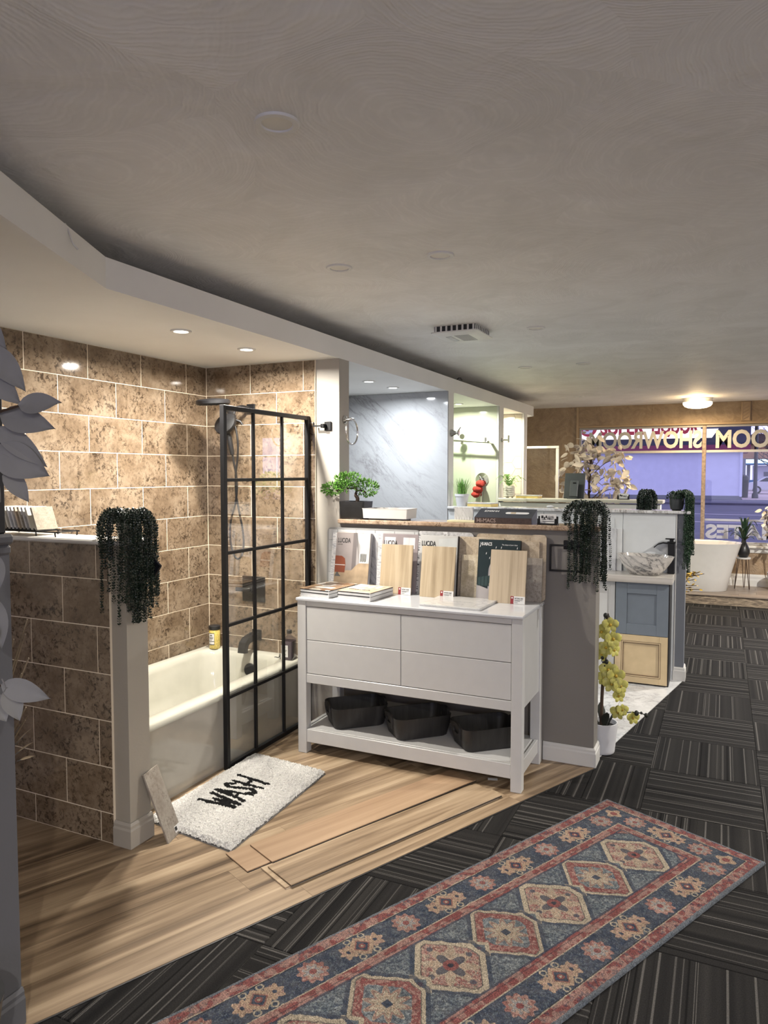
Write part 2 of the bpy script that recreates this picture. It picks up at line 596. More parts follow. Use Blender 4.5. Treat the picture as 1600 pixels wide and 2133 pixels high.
M_TRIMW = m_paint('white_trim_paint', (0.60, 0.59, 0.56), 0.3, 0.03)
M_TRIMP = m_paint('taupe_trim_paint', (0.38, 0.35, 0.305), 0.35, 0.03)
M_GROUT = m_paint('cream_grout', (0.82, 0.72, 0.57), 0.7)
M_DARKPOST = m_paint('black_post_paint', (0.03, 0.03, 0.034), 0.5)
M_DGREY = m_paint('slate_grey_paint', (0.16, 0.17, 0.19), 0.5)

def m_stucco():
    m, nt, b = new_mat('tan_stucco')
    p = world_pos(nt)
    n = noise(nt, p, 7, 6, 0.6, 1.2)
    lk(nt, ramp(nt, n, [(0.3, (0.20, 0.135, 0.080)), (0.55, (0.29, 0.205, 0.125)), (0.75, (0.36, 0.265, 0.17))]), b.inputs['Base Color'])
    b.inputs['Roughness'].default_value = 0.5
    bump(nt, b, noise(nt, p, 13, 4, 0.6, 2.0), 0.5, 0.02)
    return m
M_STUCCO = m_stucco()

def m_carpet():
    m, nt, b = new_mat('striped_carpet_tile')
    oi = nt.nodes.new('ShaderNodeObjectInfo')
    v = nt.nodes.new('ShaderNodeTexCoord').outputs['Object']
    s = nt.nodes.new('ShaderNodeSeparateXYZ'); lk(nt, v, s.inputs[0])
    x = math_(nt, 'ADD', s.outputs[0], math_(nt, 'MULTIPLY', oi.outputs['Random'], 50.0))
    cb = nt.nodes.new('ShaderNodeCombineXYZ'); lk(nt, x, cb.inputs[0])
    xv = cb.outputs[0]
    broad = noise(nt, xv, 17, 2, 0.5)
    thin = nt.nodes.new('ShaderNodeTexNoise'); thin.inputs['Scale'].default_value = 46; thin.inputs['Detail'].default_value = 1
    lk(nt, xv, thin.inputs['Vector'])
    pile = noise(nt, v, 260, 2, 0.6)
    base = ramp(nt, broad, [(0.35, (0.017, 0.0165, 0.0165)), (0.5, (0.030, 0.0285, 0.0275)), (0.66, (0.045, 0.0425, 0.040))])
    light = ramp(nt, thin.outputs[0], [(0.56, (0,) * 3), (0.60, (1,) * 3), (0.63, (1,) * 3), (0.67, (0,) * 3)])
    dark = ramp(nt, thin.outputs[0], [(0.33, (1,) * 3), (0.39, (0,) * 3)])
    bl = nt.nodes.new('ShaderNodeRGBToBW'); lk(nt, light, bl.inputs[0])
    bd = nt.nodes.new('ShaderNodeRGBToBW'); lk(nt, dark, bd.inputs[0])
    c = mixc(nt, math_(nt, 'MULTIPLY', bl.outputs[0], 0.8), base, (0.18, 0.17, 0.158))
    c = mixc(nt, math_(nt, 'MULTIPLY', bd.outputs[0], 0.85), c, (0.005, 0.005, 0.005))
    c = mixc(nt, 0.85, c, ramp(nt, pile, [(0.3, (0.25,) * 3), (0.7, (0.72,) * 3)]), 'MULTIPLY')
    lk(nt, c, b.inputs['Base Color'])
    b.inputs['Roughness'].default_value = 0.95
    b.inputs['Specular IOR Level'].default_value = 0.1
    h = math_(nt, 'ADD', math_(nt, 'MULTIPLY', pile, 0.5), math_(nt, 'SUBTRACT', math_(nt, 'MULTIPLY', bl.outputs[0], 0.6), bd.outputs[0]))
    bump(nt, b, h, 0.5, 0.003)
    return m
M_CARPET = m_carpet()
M_CARPETBASE = plain('carpet_base', (0.026, 0.025, 0.024), 0.95, vary=0.3, scale=60)

def m_attr(name, rough=0.9, fuzz=200, amt=0.5, bscale=300, bs=0.4):
    m, nt, b = new_mat(name)
    at = nt.nodes.new('ShaderNodeAttribute'); at.attribute_name = 'col'
    v = obj_pos(nt)
    n = noise(nt, v, fuzz, 3, 0.7)
    c = mixc(nt, amt, at.outputs['Color'], ramp(nt, n, [(0.3, (0.5,) * 3), (0.7, (1.5,) * 3)]), 'MULTIPLY')
    lk(nt, c, b.inputs['Base Color'])
    b.inputs['Roughness'].default_value = rough
    b.inputs['Specular IOR Level'].default_value = 0.15
    bump(nt, b, noise(nt, v, bscale, 2), bs, 0.004)
    return m
M_RUG = m_attr('woven_rug', 0.95, 230, 0.75)
M_MAT = m_attr('shag_pile', 0.95, 160, 0.35, 220, 0.5)

M_BLACK = plain('matte_black_metal', (0.007, 0.007, 0.008), 0.45, 0.0, 0.3, 0.2)
M_BLACKP = plain('black_plastic', (0.016, 0.016, 0.017), 0.45, vary=0.2)
M_CHROME = plain('brushed_chrome', (0.62, 0.61, 0.59), 0.16, 1.0, vary=0.05)
M_ENAMEL = plain('tub_enamel', (0.46, 0.45, 0.385), 0.06, vary=0.02, coat=0.3)
M_ACRYL = plain('white_acrylic', (0.55, 0.535, 0.51), 0.18, vary=0.02)
M_DRESS = plain('white_lacquer', (0.54, 0.54, 0.53), 0.30, vary=0.02)
M_DRESST = plain('white_quartz_top', (0.50, 0.51, 0.53), 0.10, vary=0.03)
M_LAMPRING = plain('lamp_ring', (0.70, 0.69, 0.66), 0.45, vary=0.03)
M_LAMPOFF = plain('lamp_diffuser_off', (0.72, 0.69, 0.62), 0.5, vary=0.03)
M_PAPER = plain('white_paper', (0.60, 0.60, 0.595), 0.6, vary=0.04)
M_LABEL = plain('white_label', (0.62, 0.615, 0.60), 0.5, vary=0.03)
M_RED = plain('dark_red_print', (0.24, 0.025, 0.03), 0.5)
M_INK = plain('black_ink', (0.012, 0.012, 0.012), 0.5)
M_INKG = plain('grey_ink', (0.10, 0.10, 0.10), 0.5)
M_SILVER = plain('silver_binder', (0.50, 0.50, 0.52), 0.35, vary=0.05)
M_GLASS = glass_mat('clear_glass')
M_GLASSG = glass_mat('green_tinted_glass', (0.955, 0.975, 0.962))
M_WINGLASS = glass_mat('shop_window_glass', (0.98, 0.98, 0.985), 0.4)
M_LEAFD = plain('dark_bead_leaf', (0.010, 0.020, 0.012), 0.32, vary=0.5, scale=40)
M_LEAFG = plain('dark_green_leaf', (0.013, 0.036, 0.016), 0.4, vary=0.4, scale=40)
M_LEAFB = plain('bright_green_leaf', (0.085, 0.21, 0.030), 0.45, vary=0.5, scale=60)
M_LEAFB2 = plain('fresh_green_leaf', (0.16, 0.34, 0.07), 0.45, vary=0.4, scale=60)
M_LEAFW = plain('white_silk_leaf', (0.20, 0.195, 0.19), 0.7, vary=0.06)
M_LEAFW2 = plain('cream_silk_leaf', (0.66, 0.60, 0.52), 0.7, vary=0.1)
M_LEAFY = plain('yellow_green_petal', (0.46, 0.43, 0.10), 0.5, vary=0.25, scale=40)
M_LEAFO = plain('golden_yellow_leaf', (0.46, 0.30, 0.03), 0.5, vary=0.3, scale=40)
M_STEM = plain('brown_stem', (0.055, 0.032, 0.02), 0.7, vary=0.3, bumps=0.3)
M_STEMD = plain('dark_stem', (0.018, 0.02, 0.014), 0.6, vary=0.3)
M_SOIL = plain('dark_soil', (0.012, 0.010, 0.008), 0.95, vary=0.4, bumps=0.6)
M_POTB = plain('black_pot', (0.014, 0.014, 0.015), 0.35, vary=0.3)
M_POTW = plain('white_pot', (0.62, 0.62, 0.63), 0.45, vary=0.03)
M_POTG = plain('charcoal_pot', (0.045, 0.05, 0.052), 0.5, vary=0.1)
M_CERAMIC = plain('cream_ceramic', (0.55, 0.52, 0.44), 0.4, vary=0.05)

# ------------------------------------------------------------------ the room
struct(B('ceiling', -3.6, 3.2, -3.2, 10.8, 2.53, 2.60, M_CEIL))
fl = struct(B('floor', -3.6, 3.2, -3.2, 10.8, -0.06, -0.008, M_CARPETBASE))
wl = struct(B('wall_left', -3.40, -3.20, -3.2, 10.8, 0.0, 2.53, M_CREAM))
struct(B('wall_right', 3.0, 3.2, -3.2, 10.8, 0.0, 2.53, M_CREAM))
bw_ = MB()
bw_.box(-3.2, -0.7, -3.2, -3.0, 0, 2.53).box(2.7, 3.0, -3.2, -3.0, 0, 2.53).box(-0.7, 2.7, -3.2, -3.0, 0, 0.7).box(-0.7, 2.7, -3.2, -3.0, 2.3, 2.53)
struct(bw_.build('wall_back', M_STUCCO))
wb = struct(B('window_back', -0.7, 2.7, -3.11, -3.10, 0.7, 2.3, M_WINGLASS))
for x in (0.4, 1.55):
    B('window_frame', x - .02, x + .02, -3.12, -3.09, 0.7, 2.3, M_SILVER, wb)

# soffit: a dropped box over the display bays, standing a little below the ceiling
so = MB()
so.prism([(-3.2, 1.0), (-1.62, 1.0), (-1.82, 1.40), (-2.17, 2.11), (-2.17, 9.06), (-2.40, 9.30), (-3.2, 9.30)], 2.31, 2.43)
sof = struct(so.build('trim_soffit', M_WHITE))
fix_normals(sof)

SX = -2.17
# dividing walls (full height up to the soffit line, then half height with a ledge)
def divider(name, y0, y1, xr, mat_full, mat_half, zt=1.287):
    w = struct(B(name, -3.2, SX, y0, y1, 0, 2.31, mat_full))
    struct_child = B('half_wall', SX, xr, y0, y1, 0, zt, mat_half, w)
    return w
W1 = divider('wall_shower_end', 3.98, 4.11, -0.605, M_CREAM, M_GREIGE)
W2 = divider('wall_marble_end', 5.96, 6.09, -0.245, M_WHITE, M_DGREY)
W3 = divider('wall_pale_end', 7.54, 7.70, -0.55, M_WHITE, M_WHITE)
W4 = divider('wall_hexagon_end', 8.62, 8.74, SX + 0.001, M_WHITE, M_WHITE)

def slab(name, x0, x1, y0, y1, z0, z1, mat, parent=None, b=0.006):
    return B(name, x0, x1, y0, y1, z0, z1, mat, parent, b)
slab('ledge', SX + .002, -0.585, 3.945, 4.135, 1.287, 1.315, M_LEDGE, W1)
slab('ledge', SX + .002, -0.215, 5.925, 6.115, 1.287, 1.312, M_MLEDGE, W2)
slab('ledge', SX + .002, -0.52, 7.49, 7.74, 1.300, 1.335, M_CERAMIC, W3)

# baseboards with a small moulded top
def baseboard(name, pts, h=0.105, t=0.014, mat=M_TRIMW, parent=None):
    prof = [(0, 0), (t, 0), (t, h * .72), (t * .72, h * .80), (t * .72, h * .90), (t * .3, h), (0, h)]
    m = MB()
    n = len(pts)
    dirs = []
    for i in range(n - 1):
        d = Vector((pts[i + 1][0] - pts[i][0], pts[i + 1][1] - pts[i][1])).normalized()
        dirs.append(Vector((d.y, -d.x)))
    loops = []
    for i, p in enumerate(pts):
        if i == 0: nv = dirs[0]
        elif i == n - 1: nv = dirs[-1]
        else:
            nv = (dirs[i - 1] + dirs[i])
            nv = nv / max(0.3, nv.dot(dirs[i]))
        loops.append([(p[0] + nv.x * a, p[1] + nv.y * a, z) for a, z in prof])
    m.loft(loops)
    o = m.build(name, mat, parent)
    fix_normals(o)
    return o
struct(baseboard('baseboard_shower_end', [(-0.878, 3.979), (-0.604, 3.979), (-0.604, 4.112)]))
struct(baseboard('baseboard_marble_end', [(-0.32, 5.959), (-0.244, 5.959), (-0.244, 6.09)]))

# ---------------- tile fields: cream grout backing with separate glossy tiles
_tile_mesh = {}
def tile_piece(parent, face, u0, u1, z0, z1, base, mat=None, g=0.0019, t=0.007, name='tile'):
    """one tile; face 'y-': on a wall facing -Y at y=base; 'x+': on a wall facing +X at x=base"""
    w, h = round(u1 - u0 - 2 * g, 4), round(z1 - z0 - 2 * g, 4)
    key = (face, w, h, mat)
    if key not in _tile_mesh:
        m = MB()
        if face == 'y-':
            m.cbox(-w / 2, w / 2, -t, 0, -h / 2, h / 2, 0.0012)
        else:
            m.cbox(0, t, -w / 2, w / 2, -h / 2, h / 2, 0.0012)
        o = m.build(name, mat or M_BTILE, parent)
        _tile_mesh[key] = o.data
    else:
        o = link(name, _tile_mesh[key], parent)
    if face == 'y-':
        o.location = ((u0 + u1) / 2, base, (z0 + z1) / 2)
    else:
        o.location = (base, (u0 + u1) / 2, (z0 + z1) / 2)
    return o

def tile_field(parent, face, base, ulo, uhi, zs, joints_even, pitch, start_odd):
    for r in range(len(zs) - 1):
        off = joints_even if (r % 2 == 0) != start_odd else joints_even + pitch / 2
        k = math.floor((ulo - off) / pitch)
        us = [ulo]
        u = off + (k + 1) * pitch
        while u < uhi - 1e-4:
            if u > ulo + 1e-3:
                us.append(u)
            u += pitch
        us.append(uhi)
        for a, b_ in zip(us[:-1], us[1:]):
            if b_ - a > 0.012:
                tile_piece(parent, face, a, b_, zs[r], zs[r + 1], base)

# row heights shared by the two shower walls
ZR = [0.412] + [0.503 + 0.202 * k for k in range(9)] + [2.309]
B('grout_panel', -3.195, -2.335, 3.9688, 3.980, 0.30, 2.309, M_GROUT, W1)
tile_field(W1, 'y-', 3.9745, -3.186, -2.336, ZR, -3.030, 0.405, False)
B('grout_panel', -3.200, -3.1888, 2.39, 3.975, 0.30, 2.309, M_GROUT, wl)
tile_field(wl, 'x+', -3.1945, 2.39, 3.970, ZR, 2.754, 0.405, False)

# low tiled half wall with a painted end post and a white sill
W0 = struct(B('wall_half_tiled', -3.2, -2.255, 2.268, 2.39, 0, 1.297, M_PILLAR))
B('grout_panel', -3.2, -2.338, 2.2583, 2.268, 0.0, 1.297, M_GROUT, W0)
ZH = [0.004, 0.135, 0.337, 0.539, 0.742, 0.945, 1.148, 1.296]
tile_field(W0, 'y-', 2.264, -3.2, -2.339, ZH, -2.818, 0.405, False)
slab('sill', -3.2, -2.235, 2.235, 2.415, 1.297, 1.318, M_TRIMW, W0, 0.006)
struct(baseboard('baseboard_post', [(-2.338, 2.2675), (-2.254, 2.2675), (-2.254, 2.391)], 0.11, 0.016, M_TRIMP))

# near partition at the picture's edge: half wall with a moulded cap and a dark upright on it
WN = struct(B('wall_near_partition', -2.05, -1.815, 1.27, 1.39, 0, 1.40, M_NEAR))
pr = MB()
pr.cbox(-2.065, -1.80, 1.262, 1.398, 1.40, 1.43, 0.008).cbox(-2.06, -1.806, 1.265, 1.394, 1.37, 1.40, 0.008)
pr.build('cap', M_NEAR, WN)
B('upright', -1.90, -1.822, 1.28, 1.388, 1.43, 2.31, M_DARKPOST, WN, 0.004)
struct(baseboard('baseboard_near_partition', [(-1.90, 1.2695), (-1.814, 1.2695), (-1.814, 1.391)], 0.11, 0.014, M_NEAR))

# ---------------- vinyl plank area, cut along a diagonal seam
SEAM_A, SEAM_B = Vector((-1.86, 1.22)), Vector((-0.590, 3.98))
sd = (SEAM_B - SEAM_A).normalized()
sn = Vector((sd.y, -sd.x))          # points to the carpet side
sc_ = sn.dot(SEAM_A)
ang = math.atan2(sd.y, sd.x)
vin = struct(MB().box(-3.2, -2.3, 0.9, 3.98, -0.008, -0.001).build('floor_vinyl', M_VINYL))
rng = random.Random(4)
PW, PL = 0.182, 1.22
for row in range(0, 13):
    c1 = sc_ - row * PW
    off = rng.uniform(0, PL)
    for k in range(-2, 5):
        a0 = k * PL + off
        q = []
        for (al, ac) in ((a0 + .0004, c1 - PW + .0004), (a0 + PL - .0004, c1 - PW + .0004), (a0 + PL - .0004, c1 - .0004), (a0 + .0004, c1 - .0004)):
            q.append((sd.x * al + sn.x * ac, sd.y * al + sn.y * ac))
        for (a, b_, c) in ((0, 1, 3.979), (-1, 0, 3.19), (0, -1, -0.95)):
            q = clip_poly(q, a, b_, c)
            if len(q) < 3: break
        if len(q) < 3 or poly_area(q) < 0.003:
            continue
        if max(p[0] for p in q) < -2.45 and min(p[1] for p in q) > 2.4:
            continue
        if q[0][0] * q[1][1] - q[1][0] * q[0][1] < 0: pass
        cx = sum(p[0] for p in q) / len(q); cy = sum(p[1] for p in q) / len(q)
        ca, sa = math.cos(-ang), math.sin(-ang)
        loc = [((p[0] - cx) * ca - (p[1] - cy) * sa, (p[0] - cx) * sa + (p[1] - cy) * ca) for p in q]
        o = MB().prism(loc, -0.006, 0.004).build('plank', M_VINYL, vin)
        fix_normals(o)
        o.location = (cx, cy, 0)
        o.rotation_euler = (0, 0, ang)
# dark edge strip along the seam
st = MB()
p0, p1 = SEAM_A + sn * 0.0005, SEAM_B + sn * 0.0005
st.prism([tuple(p0), tuple(p0 + sn * .006), tuple(p1 + sn * .006), tuple(p1)], -0.005, 0.0025)
fix_normals(st.build('edge_strip', M_BLACKP, vin))

# ---------------- marble floor of the second bay
mf = struct(MB().box(-2.5, -0.8, 4.11, 5.96, -0.008, -0.004).build('floor_marble', M_MFLOOR))
for i in range(-1, 4):
    for j in range(0, 4):
        q = [(-2.45 + .61 * i + .001, 4.11 + .61 * j + .001), (-2.45 + .61 * (i + 1) - .001, 4.11 + .61 * j + .001), (-2.45 + .61 * (i + 1) - .001, 4.11 + .61 * (j + 1) - .001), (-2.45 + .61 * i + .001, 4.11 + .61 * (j + 1) - .001)]
        d = Vector((-0.245 + 0.598, 5.96 - 4.11)).normalized(); n_ = Vector((d.y, -d.x))
        for (a, b_, c) in ((n_.x, n_.y, n_.dot(Vector((-0.598, 4.11)))), (0, 1, 5.959), (-1, 0, 2.45)):
            q = clip_poly(q, a, b_, c)
            if len(q) < 3: break
        if len(q) < 3 or poly_area(q) < 0.002: continue
        fix_normals(MB().prism(q, -0.006, 0.004).build('floor_tile', M_MFLOOR, mf))

# ---------------- carpet tiles, quarter-turned like a chequerboard
cm = MB().cbox(-0.2645, 0.2645, -0.2645, 0.2645, -0.008, 0.0, 0.0025)
cmo = None
for i in range(-3, 3):
    for j in range(-6, 11):
        cx, cy = -0.322 + 0.53 * (i + .5), 4.101 + 0.53 * (j + .5)
        side = sn.dot(Vector((cx, cy))) - sc_
        if cy < 4.0 and side < -0.45: continue
        if cy > 4.0 and cy < 6.0 and cx < -1.0: continue
        if cy > 6.0 and cx < -1.6: continue
        if cmo is None:
            o = cm.build('carpet_tile', M_CARPET, fl); cmo = o.data
        else:
            o = link('carpet_tile', cmo, fl)
        o.location = (cx, cy, 0)
        o.rotation_euler = (0, 0, R(90) if (i + j) % 2 else 0)
# ------------------------------------------------------------------ lamps
def downlight(loc, label, on=None, power=0.0, r=0.06, group=None, bright=9.0):
    t = thing('recessed_downlight', label, 'downlight', loc, 0, group)
    m = MB()
    n = 40
    ro, ri = r, r * 0.68
    prof = [(ro, 0.0), (ro, -0.004), (ro * .96, -0.007), (ri * 1.06, -0.007), (ri, -0.004), (ri, 0.0)]
    m.lathe(prof, n, cap0=False, cap1=False)
    m.build('trim_ring', M_LAMPRING, t, smooth=40)
    d = MB().lathe([(ri * 1.0, -0.0005), (ri * 1.0, -0.0025), (ri * .5, -0.003)], n)
    if on:
        em = emis('lamp_glow', on, bright)
        d.build('diffuser', em, t)
        area('downlight_lamp', (loc[0], loc[1], loc[2] - 0.009), (0, 0, 0), ri * 2, power, on, disk=True, spread=170)
    else:
        d.build('diffuser', M_LAMPOFF, t)
    return t

WARM, COOL, GREEN, YEL = (1.0, 0.935, 0.84), (0.92, 0.96, 1.0), (0.98, 1.0, 0.84), (1.0, 0.92, 0.70)
GL = 'lit downlights in the dropped soffit'
downlight((-2.47, 2.885, 2.31), 'lit downlight above the middle of the shower tub', WARM, BAY_POWER, 0.052, GL)
downlight((-2.49, 3.463, 2.31), 'lit downlight above the tap end of the shower tub', WARM, BAY_POWER, 0.052, GL)
downlight((-2.50, 5.065, 2.31), 'nearer lit downlight in front of the white marble panel', COOL, BAY_POWER * 0.34, 0.052, GL)
downlight((-2.50, 5.518, 2.31), 'further lit downlight in front of the white marble panel', COOL, BAY_POWER * 0.34, 0.052, GL)
downlight((-2.48, 7.10, 2.31), 'lit downlight in the pale green shower bay', GREEN, BAY_POWER * .62, 0.052, GL)
downlight((-2.42, 8.30, 2.31), 'lit downlight before the hexagon tiled wall', YEL, BAY_POWER * .55, 0.052, GL)
downlight((-2.35, 9.00, 2.31), 'lit downlight at the far end of the soffit', YEL, BAY_POWER * .3, 0.052, GL)
GO = 'unlit downlights in the plaster ceiling'
for (x, y, lab) in ((-1.095, 1.669, 'unlit downlight, the nearest and largest one in the ceiling'),
                    (-1.116, 2.951, 'unlit downlight with bright white ring, second nearest in the ceiling'),
                    (-1.597, 2.934, 'unlit downlight closest to the soffit, in front of the ceiling fan'),
                    (-1.111, 4.671, 'unlit downlight just beyond the square ceiling fan'),
                    (-1.601, 6.353, 'unlit small downlight by the soffit far behind the ceiling fan'),
                    (-1.099, 6.341, 'unlit small downlight in the middle of the far ceiling'),
                    (-1.613, 9.045, 'unlit downlight furthest away, near the tan end wall')):
    downlight((x, y, 2.53), lab, None, 0, 0.06, GO)
# unseen downlights added beside and behind the view as fill light
for (x, y, k, lab) in ((1.7, -0.6, 1.2, 'added fill downlight over the aisle beside the camera'), (1.0, -1.4, 2.0, 'added fill downlight near the back window'), (1.7, 4.6, 1.7, 'added fill downlight over the middle of the aisle'), (1.7, 7.6, 3.2, 'added fill downlight over the far aisle')):
    downlight((x, y, 2.53), lab, (1.0, 0.95, 0.88), FILL_POWER * k, 0.06, 'added fill downlights over the aisle')

# ceiling extractor fan with slotted sides
t = thing('extractor_fan', 'square white ceiling extractor fan with slotted sides', 'fan', (-1.555, 4.52, 2.53))
m = MB()
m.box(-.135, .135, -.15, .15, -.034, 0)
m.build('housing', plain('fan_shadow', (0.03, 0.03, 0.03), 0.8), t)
for s in (-1, 1):
    for k in range(8):
        u = -0.125 + k * 0.25 / 7
        MB().box(u - .006, u + .006, s * .15 - .004, s * .15 + .004, -.034, 0).build('side_fin', M_LAMPRING, t)
    for k in range(9):
        u = -0.14 + k * 0.28 / 8
        MB().box(s * .135 - .004, s * .135 + .004, u - .006, u + .006, -.034, 0).build('side_fin', M_LAMPRING, t)
m = MB()
loops = []
for (ex, z) in ((0.0, -.034), (.012, -.037), (.012, -.044), (-.02, -.052), (-.05, -.055)):
    loops.append([(x * (1), y, z) for x, y in rrect(-.145 - ex, .145 + ex, -.16 - ex, .16 + ex, .02)])
m.loft(loops)
cov = m.build('cover', M_LAMPRING, t, smooth=30)
for i in range(9):
    MB().box(-.02 + i * .011, -.014 + i * .011, -.10, .10, -.0565, -.0548).build('grille_slot', plain('grille_grey', (.45, .45, .44), .6), cov)
MB().cbox(-.085, -.045, -.08, .08, -.059, -.054, .002).build('lamp_lens', M_PAPER, cov)

# flush warm ceiling lamp by the end wall
t = thing('ceiling_lamp', 'lit warm flush ceiling lamp with drum glass near the shop window', 'lamp', (-0.31, 9.9, 2.53))
MB().lathe([(.165, 0), (.172, -.004), (.172, -.045), (.168, -.05)], 40).build('rim', M_LAMPRING, t, smooth=40)
MB().lathe([(.170, -.05), (.168, -.075), (.150, -.098), (.11, -.115), (.05, -.124), (.01, -.126)], 40).build('glass_bowl', emis('warm_lamp_glass', (1.0, 0.80, 0.50), 7.0), t, smooth=40)
area('ceiling_lamp_light', (-0.31, 9.9, 2.395), (0, 0, 0), .3, 22, (1.0, 0.74, 0.42), disk=True)
lp = bpy.data.lights.new('ceiling_lamp_glow', 'POINT'); lp.energy = 7; lp.color = (1.0, .72, .38); lp.shadow_soft_size = .1
lo = bpy.data.objects.new('ceiling_lamp_glow', lp); lo.location = (-0.31, 9.62, 2.40); COL.objects.link(lo)
# loose wires hanging over the top of the soffit
def wire(name, lab, pts, r=0.004, mat=M_BLACKP):
    return tag(MB().tube(pts, r, 6).build(name, mat, None, smooth=60), lab, 'wire')
wire('loose_wire', 'short grey cable end hanging over the soffit near its bend', [(-2.045, 1.80, 2.435), (-2.025, 1.795, 2.437), (-2.016, 1.80, 2.415), (-2.012, 1.815, 2.375), (-2.006, 1.83, 2.36)], .0035, M_LAMPRING)
wire('loose_wire', 'short dark wire tip standing up on the soffit edge', [(-2.18, 6.2, 2.433), (-2.17, 6.22, 2.45), (-2.165, 6.25, 2.455), (-2.16, 6.28, 2.44)], .006)
# ------------------------------------------------------------------ alcove bathtub
t = thing('bathtub', 'cream enamel alcove bathtub with plain apron inside the tiled shower', 'bathtub', (-2.80, 3.185, 0))
X0, X1, Y0, Y1 = -.385, .39, -.785, .785       # local: outer rim
m = MB()
def rl(x0, x1, y0, y1, r, z):
    return [(x, y, z) for x, y in rrect(x0, x1, y0, y1, r, 6)]
rim_in = (X0 + .065, X1 - .10, Y0 + .07, Y1 - .085)
loops = [rl(X0, X1, Y0, Y1, .004, .385), rl(X0, X1, Y0, Y1, .008, .408), rl(X0 + .008, X1 - .012, Y0 + .008, Y1 - .008, .012, .420),
         rl(rim_in[0] - .012, rim_in[1] + .012, rim_in[2] - .012, rim_in[3] + .012, .10, .420),
         rl(*rim_in, .11, .412), rl(rim_in[0] + .012, rim_in[1] - .012, rim_in[2] + .02, rim_in[3] - .012, .12, .38),
         rl(rim_in[0] + .03, rim_in[1] - .03, rim_in[2] + .10, rim_in[3] - .04, .13, .22),
         rl(rim_in[0] + .06, rim_in[1] - .06, rim_in[2] + .20, rim_in[3] - .06, .13, .10),
         rl(rim_in[0] + .12, rim_in[1] - .12, rim_in[2] + .27, rim_in[3] - .11, .10, .075)]
m.loft(loops, cap0=False, cap1=True)
fix_normals(m.build('basin', M_ENAMEL, t, smooth=50))
m = MB()
m.box(X1 - .02, X1 - .012, Y0, Y1, 0.004, .388)
m.build('apron', plain('greige_apron', (.40, .375, .325), .10, vary=.02, coat=.3), t)
mm = Matrix.Translation((.03, rim_in[3] - .026, .318)) @ Matrix.Rotation(R(83), 4, 'X')
MB().lathe([(.040, 0), (.042, .004), (.040, .014), (.034, .018)], 28, M=mm).build('overflow_cover', M_BLACK, t, smooth=40)

# ------------------------------------------------------------------ framed glass shower screen
t = thing('shower_screen', 'black gridded glass shower screen standing against the tub front', 'shower screen', (-2.385, 3.09, 0))
L = 0.875
def bar(name, y0, y1, z0, z1, w=.024, d0=-.010, d1=.010):
    MB().cbox(d0, d1, y0, y1, z0, z1, .002).build(name, M_BLACK, t)
bar('post', 0, .026, .004, 1.958, d0=-.014, d1=.014)
bar('post', L - .026, L, .004, 1.958, d0=-.014, d1=.014)
bar('rail', .026, L - .026, 1.932, 1.957, d0=-.013, d1=.013)
bar('rail', .026, L - .026, .005, .030, d0=-.013, d1=.013)
for z in (1.563, 1.174, 0.785, 0.394):
    bar('horizontal_bar', .026, L - .026, z - .009, z + .009, d0=-.009, d1=.009)
zs = [.030, .394, .785, 1.174, 1.563, 1.932]
for y in (.281, .572):
    for a, b_ in zip(zs[:-1], zs[1:]):
        bar('vertical_bar', y - .009, y + .009, a + (.009 if a > .1 else 0), b_ - (.009 if b_ < 1.9 else 0), d0=-.008, d1=.008)
MB().box(-.002, .002, .020, L - .020, .025, 1.935).build('glass_pane', M_GLASS, t)

# ------------------------------------------------------------------ shower head combination
YW = 3.968
t = thing('shower_fixture', 'matte black rain and hand shower on the brown tiled end wall', 'shower', (-2.82, YW, 2.02))
MB().cbox(-.032, .032, -.012, 0, -.032, .032, .003).build('wall_flange', M_BLACK, t)
arm = [(0, -.01, 0), (0, -.05, .006), (0, -.10, .008), (0, -.15, -.002), (0, -.185, -.03), (0, -.20, -.07)]
MB().tube(arm, .011, 12).build('shower_arm', M_BLACK, t, smooth=60)
MB().lathe([(.016, -.035), (.024, -.03), (.027, 0), (.024, .03), (.016, .035)], 20, c=(0, -.205, -.085)).build('diverter', M_BLACK, t, smooth=50)
MB().tube([(0.02, -.2, -.085), (.05, -.19, -.095), (.062, -.185, -.115)], .008, 8).build('diverter_lever', M_BLACK, t, smooth=60)
# fixed disc on a curved arm
MB().tube([(0, -.205, -.06), (-.004, -.225, -.035), (-.012, -.245, -.005), (-.018, -.262, .018)], [.016, .018, .017, .014], 12).build('head_arm', M_BLACK, t, smooth=60)
hm = Matrix.Translation((-.040, -.345, .018)) @ Matrix.Rotation(R(5), 4, 'X')
hd = MB().lathe([(.045, -.012), (.096, -.018), (.104, -.010), (.104, .006), (.095, .014), (.04, .020), (.01, .022)], 36, M=hm).build('rain_head', M_BLACK, t, smooth=40)
nz = MB()
for rr, kk in ((.03, 6), (.055, 10), (.08, 16)):
    for i in range(kk):
        a = 2 * math.pi * i / kk
        nz.lathe([(.0035, -.021), (.0035, -.014)], 6, c=(rr * math.cos(a), rr * math.sin(a), 0), M=hm)
nz.build('nozzles', plain('nozzle_rubber', (.05, .05, .05), .7), hd)['kind'] = 'stuff'
